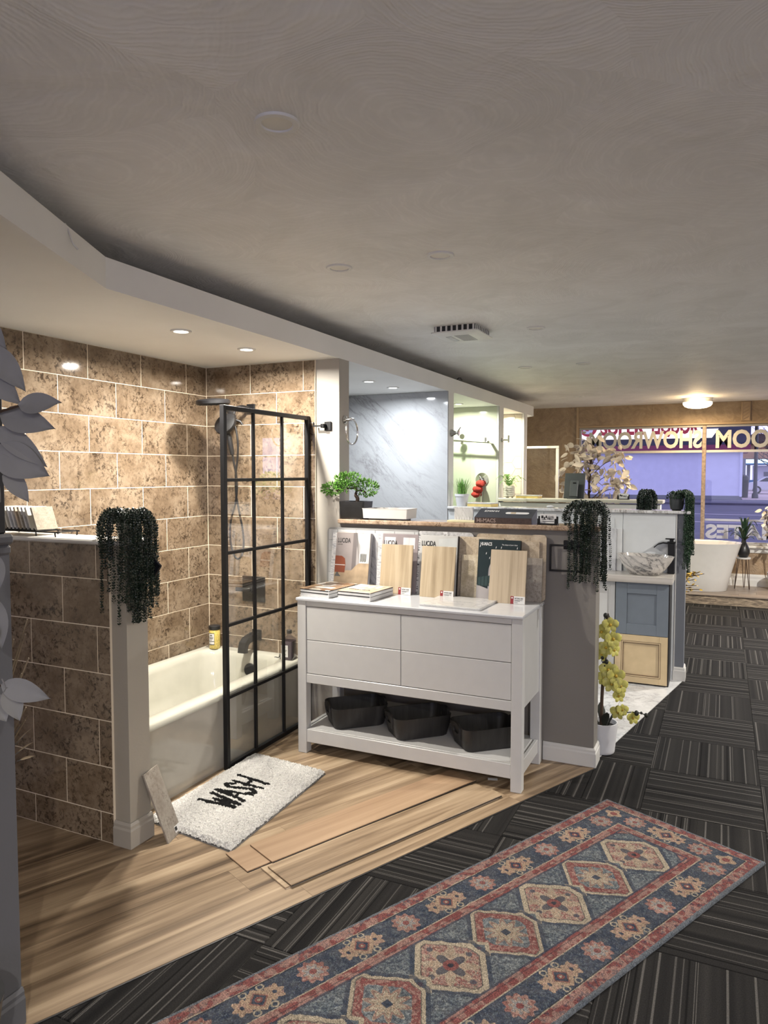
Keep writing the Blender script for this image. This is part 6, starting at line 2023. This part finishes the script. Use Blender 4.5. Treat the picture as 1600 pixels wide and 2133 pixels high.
RW, RL = 0.752, 3.0
NU, NV = 330, 1240
u = np.linspace(0, RW, NU)[:, None] * np.ones((1, NV)); v = np.ones((NU, 1)) * np.linspace(0, RL, NV)[None, :]
navy = np.array([.030, .040, .066]); blue = np.array([.105, .125, .140]); pale = np.array([.21, .23, .235]); pink = np.array([.30, .180, .150]); red = np.array([.185, .058, .055]); cream = np.array([.36, .305, .225]); tan = np.array([.335, .235, .165]); edgeb = np.array([.085, .10, .125]); dark = np.array([.018, .020, .032])
n1 = smooth_noise((NU, NV), (110, 440), 1); n2 = smooth_noise((NU, NV), (45, 180), 2); n3 = rs.rand(NU, NV); n4 = smooth_noise((NU, NV), (16, 60), 3); n5 = smooth_noise((NU, NV), (160, 640), 5)
wob = (n2 - .5) * .006
Cc = np.zeros((NU, NV, 3))
d = np.minimum(np.minimum(u, RW - u), np.minimum(v, RL - v)) + wob * .5
def put(mask, col, a=1.0):
    global Cc
    mk = (mask * a)[..., None] if mask.dtype != bool else (mask.astype(float) * a)[..., None]
    Cc = Cc * (1 - mk) + np.asarray(col) * mk
def mixm(mask, a, b_, f):
    put(mask, a)
    put(mask & (f > .5), b_)
allm = np.ones((NU, NV), bool)
# field
put(allm, blue)
put((n1 > .62) & (n2 > .35), pale, .75)
put((n5 > .60), navy, .75)
put((np.abs(((u * 38 + v * 22 + n2 * 1.5) % 1) - .5) < .14) & (n4 > .45), navy, .6)
put((np.abs(((u * 30 - v * 26 + n2 * 1.5) % 1) - .5) < .10) & (n1 > .5), pale, .55)
du = np.abs(u - RW / 2 + wob)
period = .535
for k in range(11):
    vc = .37 + .2675 * k
    dv = np.abs(v - vc + wob)
    m_ = np.maximum(du / .172 + dv / .158, du / .158)
    m_ = np.maximum(m_, dv / .128)
    ang_ = np.arctan2(v - vc, u - RW / 2); rr = np.hypot(u - RW / 2, v - vc)
    put((m_ < 1.13) & (m_ >= 1.0), navy, .8)
    if k % 2 == 0:
        put(m_ < 1.0, cream)
        put((m_ < .84) & (m_ > .81), dark, .8)
        put(m_ < .81, pink)
        put((m_ < .81) & (n1 > .6), cream, .7)
        put((m_ < .81) & (n5 > .63), red, .85)
        put((m_ < .81) & (n5 < .26), navy, .5)
        st_ = rr / (.075 + .022 * np.cos(8 * ang_))
        put(st_ < 1, cream, .75)
        put((st_ < 1) & (n5 > .5), tan, .6)
        st2 = rr / (.042 + .02 * np.cos(4 * ang_))
        put(st2 < 1, navy, .85); put(rr < .026, red); put(rr < .010, dark)
        for sx, sy in ((.10, 0), (-.10, 0), (0, .085), (0, -.085)):
            put(np.hypot(u - RW / 2 - sx, v - vc - sy) < .011, navy, .85)
    else:
        put(m_ < 1.0, cream)
        put((m_ < .90) & (m_ > .87), dark, .7)
        put(m_ < .87, red); put((m_ < .87) & (n1 > .55), pink, .75)
        put(m_ < .64, blue); put((m_ < .64) & (n1 > .55), pale, .8); put((m_ < .64) & (n5 > .66), navy, .6)
        st_ = rr / (.062 + .016 * np.cos(10 * ang_))
        put(st_ < 1, cream, .85); put((st_ < .95) & (st_ > .75), red, .6)
        put((st_ < .6) & (n5 > .45), tan, .7)
        put((np.maximum(np.abs(u - RW / 2), np.abs(v - vc)) < .013), navy)
    # little neck lozenge between two medallions
    dn = np.abs(v - vc - .13375)
    mm_ = du + dn * 1.1
    put((mm_ < .052), cream); put((mm_ < .030), blue); put(mm_ < .012, red)
fd = np.minimum(np.minimum(u, RW - u), np.minimum(v, RL - v))
fu = np.minimum(u, RW - u) - .225; fv = np.minimum(v, RL - v) - .225 + .055
put((fu + fv < .10) & (d > .17), red); put((fu + fv < .10) & (d > .17) & (n1 > .55), pink, .7); put((np.abs(fu + fv - .10) < .006), navy, .8)
# guards and borders
g0 = .225 - .055 * (np.minimum(v, RL - v) < np.minimum(u, RW - u))
gb = (d < .225)
put(gb & (d > .178), red); put(gb & (d > .178) & (n2 > .5), pink, .7); put((d > .219) & (d < .227), navy, .9)
put((d > .205) & (d < .2085), dark, .6)
put(d < .183, cream); put(d < .179, navy)
s_al = np.where(np.minimum(u, RW - u) < np.minimum(v, RL - v), v, 0)
onside = np.minimum(u, RW - u) < np.minimum(v, RL - v)
put((d < .179) & (n5 > .62), blue, .5)
def rosette(cu, cv, sc=1.0):
    r_ = np.hypot(u - cu, v - cv) / sc; a = np.arctan2(v - cv, u - cu)
    put(r_ < .048 + .006 * np.cos(10 * a), pink); put((r_ < .054) & (r_ < .048 + .006 * np.cos(10 * a)) & (n1 > .5), red, .65)
    put(r_ < .030 + .007 * np.cos(8 * a), pale, .8); put((r_ < .036) & (n5 > .55), tan, .6); put(r_ < .012, red)
def turtle(cu, cv, along_v=True):
    ds, dd = (v - cv, u - cu) if along_v else (u - cu, v - cv)
    put((np.abs(ds) / .062 + np.abs(dd) / .052 < 1) | ((np.abs(ds) < .026) & (np.abs(dd) < .036)), tan)
    for k in (-1, 1):
        r_ = np.hypot(ds - k * .056, dd * .8); a = np.arctan2(dd, ds - k * .056)
        put(r_ < .026 + .006 * np.cos(6 * a), tan); put((r_ < .026) & (n1 > .6), pink, .7); put(r_ < .007, navy)
        for j in (-1, 1):
            q = np.abs(np.hypot(ds - k * .030, dd - j * .046) - .011)
            put((q < .0028), cream, .9)
    q = np.abs(ds) / .033 + np.abs(dd) / .036
    put(q < 1, red, .8); put(q < .80, navy); put(np.hypot(ds, dd) < .012, red); put(np.hypot(ds, dd) < .005, cream)
for side in (.117, RW - .117):
    for k in range(9):
        cv = .222 + .3945 * k
        if cv < RL - .15: rosette(side, cv)
        if cv + .197 < RL - .15: turtle(side, cv + .197)
for cv in (.113, RL - .113):
    turtle(RW / 2, cv, False); rosette(RW / 2 - .152, cv, .95); rosette(RW / 2 + .152, cv, .95)
    for cu in (.113, RW - .113):
        r_ = np.hypot(u - cu, v - cv); a = np.arctan2(v - cv, u - cu)
        put(r_ < .034 + .008 * np.cos(4 * a), tan); put(r_ < .016, red)
put(d < .060, dark); put(d < .0565, cream); put(d < .053, red); put((d < .053) & (n2 > .5), pink, .75); put((d < .053) & (n1 > .72), navy, .6)
put(d < .014, edgeb); put((d < .014) & (np.abs(((u + v) * 160) % 1 - .5) < .2), pale, .5)
# weave and wear
Cc *= .66 * (.45 + 1.1 * n3)[..., None] * (.86 + .28 * n4)[..., None]
Cc = Cc * (1 - .16 * n2[..., None]) + .16 * n2[..., None] * np.array([.20, .185, .165])
Cc *= (1 + .16 * (((v * 260) % 1) > .5))[..., None]
eu = Vector((.9025, -.4306)); ev = Vector((-.4306, -.9025)); O_ = Vector((-.482, 3.600))
P = np.zeros((NU, NV, 3))
P[..., 0] = O_.x + u * eu.x + v * ev.x; P[..., 1] = O_.y + u * eu.y + v * ev.y
ed = np.minimum(np.minimum(u, RW - u), np.minimum(v, RL - v))
P[..., 2] = .0085 + .0012 * n2 + .0008 * n3 - .0075 * np.clip(1 - ed / .006, 0, 1) ** 2
keep = P[..., 1].max(axis=0) > 1.15
P = P[:, keep]; Cc = Cc[:, keep]
rug = grid_mesh('runner_rug', P, Cc, M_RUG)
tag(rug, 'blue and rust patterned runner rug lying on the carpet tiles', 'rug')

# ------------------------------------------------------------------ shaggy bath mat
t = thing('bath_mat', 'white shaggy bath mat with black brush lettering before the tub', 'bath mat', (0, 0, .004))
C00, C10, C11, C01 = (Vector(c) for c in ((-2.36, 2.475), (-1.842, 2.412), (-1.875, 3.275), (-2.362, 3.325)))
NA, NB = 230, 380
a = np.linspace(0, 1, NA)[:, None] * np.ones((1, NB)); b2 = np.ones((NA, 1)) * np.linspace(0, 1, NB)[None, :]
X = (1 - a) * (1 - b2) * C00.x + a * (1 - b2) * C10.x + a * b2 * C11.x + (1 - a) * b2 * C01.x
Y = (1 - a) * (1 - b2) * C00.y + a * (1 - b2) * C10.y + a * b2 * C11.y + (1 - a) * b2 * C01.y
tx = (Y - 2.700) / .335; hy = (-2.043 - X) / .205
tx = tx - .05 * (hy - .5)
strokes = [[(0, 1), (.065, .02), (.125, .72), (.17, .02), (.255, .98)], [(.28, .02), (.375, 1.0), (.475, .02)], [(.325, .34), (.43, .34)], [(.665, .80), (.60, .99), (.535, .80), (.60, .50), (.645, .22), (.57, .02), (.50, .20)], [(.73, .0), (.735, .93)], [(.90, .02), (.935, 1.0)], [(.735, .50), (.915, .52)]]
D = np.full((NA, NB), 9.0)
for s_ in strokes:
    for p, q in zip(s_[:-1], s_[1:]):
        px, py, qx, qy = p[0] * .335, p[1] * .205, q[0] * .335, q[1] * .205
        xx, yy = tx * .335, hy * .205
        ex, ey = qx - px, qy - py
        tt = np.clip(((xx - px) * ex + (yy - py) * ey) / (ex * ex + ey * ey), 0, 1)
        D = np.minimum(D, np.hypot(xx - px - tt * ex, yy - py - tt * ey))
r2 = np.random.RandomState(4)
fz = r2.rand(NA, NB); lump = smooth_noise((NA, NB), (60, 100), 8); lump2 = smooth_noise((NA, NB), (115, 190), 9); big = smooth_noise((NA, NB), (7, 12), 10)
ink = (D + (lump - .5) * .006) < .0125
edge = np.minimum(np.minimum(a, 1 - a) * .52, np.minimum(b2, 1 - b2) * .87)
Zm = .016 + .007 * lump2 + .006 * lump + .004 * fz + .004 * big - .016 * np.clip(1 - edge / .022, 0, 1) ** 1.5
P = np.stack([X + (r2.rand(NA, NB) - .5) * .004, Y + (r2.rand(NA, NB) - .5) * .004, np.maximum(Zm, .0005)], -1)
cw = np.array([.54, .53, .505]); cd = np.array([.008, .008, .008])
cm_ = np.where(ink[..., None], cd, cw * (.72 + .30 * lump2 + .18 * lump - .0)[..., None])
o = grid_mesh('pile', P, cm_, M_MAT, t); o['kind'] = 'stuff'
bk = MB().prism([tuple(C00), tuple(C10), tuple(C11), tuple(C01)], 0, .003).build('backing', plain('grey_backing', (.30, .29, .27), .9), t); fix_normals(bk)

# ------------------------------------------------------------------ loose plank samples on the floor
def loose_plank(label, p_near_left, ang_, L, w, z0, mat, th=.006, edge=None):
    t = thing('loose_plank', label, 'floor plank', (p_near_left[0], p_near_left[1], z0), ang_, 'loose plank samples on the floor')
    MB().cbox(0, L, -w, 0, .0012, th, .0008).build('board', mat, t)
    MB().box(.0, L, -w - .004, -.002, 0, .0012).build('underlay', edge or M_BLACKP, t)
    return t
pa = ang
loose_plank('lower tan oak plank sticking out under the upper one', (-1.852, 2.392), pa, 1.22, .180, .0045, M_OAKP)
loose_plank('upper tan oak plank lying across the floor towards the dresser', (-1.795, 2.484), pa, 1.22, .180, .0110, M_OAKP)
loose_plank('lower walnut look plank showing a pale edge by the carpet', (-1.655, 2.362), pa - R(.6), 1.22, .186, .0045, M_VINYL, edge=plain('cream_core', (.52, .42, .33), .6))
loose_plank('upper walnut look plank nearest the carpet seam', (-1.628, 2.372), pa - R(.4), 1.22, .174, .0110, M_VINYL)
for (x, y, r_, lab, mt) in ((-1.045, 3.56, .3, 'small white tag lying under the dresser by the planks', M_PAPER), (-1.09, 3.64, .6, 'small grey tag lying under the dresser', M_SILVER)):
    tag(MB().cbox(-.025, .025, -.012, .012, 0, .002, .0005).build('paper_tag', mt, None, loc=(x, y, .0175), rot=(0, 0, r_)), lab, 'tag')

# slate tile leaning on the painted post
t = thing('leaning_slate_tile', 'grey slate tile leaning against the painted post by the mat', 'tile sample', (-2.138, 2.402, .004), 0, None, rot=(0, R(-21), R(14)))
MB().cbox(-.008, 0, -.045, .075, 0, .315, .001).build('tile', M_SLATE, t)
lb = MB().box(-.0002, .0006, .028, .074, .012, .040).build('label', M_LABEL, t)
MB().box(.0006, .0010, .030, .048, .020, .036).build('label_print', M_INK, lb)

# ------------------------------------------------------------------ rack of quartz samples on the tiled half wall
t = thing('sample_rack', 'black wire rack holding quartz samples on the tiled half wall', 'rack', (-2.80, 2.325, 1.318))
for y in (-.055, .055):
    MB().tube([(-.26, y, .020), (.16, y, .020)], .0035, 6).build('long_wire', M_BLACK, t)
for x in (-.24, .02, .14):
    MB().tube(catmull([(x, -.058, 0), (x, -.060, .014), (x, -.050, .020), (x, .050, .020), (x, .060, .014), (x, .058, 0)]), .0032, 6).build('foot_wire', M_BLACK, t, smooth=60)
for k in range(11):
    x = -.235 + k * .0245
    MB().tube([(x, -.06, .024), (x, .06, .024)], .0028, 6).build('cross_wire', M_BLACK, t)
    for y in (-.058, .058):
        MB().tube([(x, y, .024), (x - .006, y, .034)], .0026, 5).build('divider_pin', M_BLACK, t)
qs = [M_GRAN, M_CERAMIC, M_GREYSTONE, M_GRAN, M_BEIGE, M_CALAC, M_GREYSTONE, M_CERAMIC, M_GRAN, M_GRAN]
names = ['front speckled beige quartz sample in the wire rack', 'cream quartz sample second from the rack front', 'grey flecked quartz sample third in the rack', 'beige flecked quartz sample with white sticker in the rack', 'tan stone sample in the middle of the rack', 'white marble sample in the middle of the rack', 'grey stone sample behind the white one in the rack', 'cream sample towards the rack back', 'beige flecked sample towards the rack back', 'rearmost quartz sample of the wire rack']
for k in range(10):
    x = -2.80 + .012 - k * .0245 + (.012 if k == 0 else 0)
    s_t = thing('quartz_sample', names[k], 'stone sample', (x, 2.325, 1.3455), 0, 'quartz samples in the wire rack', rot=(0, R(-20), 0))
    MB().cbox(-.010, 0, -.056, .058, 0, .108, .001).build('tile', qs[k], s_t)
    MB().box(-.0001, .0005, -.05, .03, .068, .106).build('sticker', M_LABEL, s_t) if k in (2, 3, 5) else None
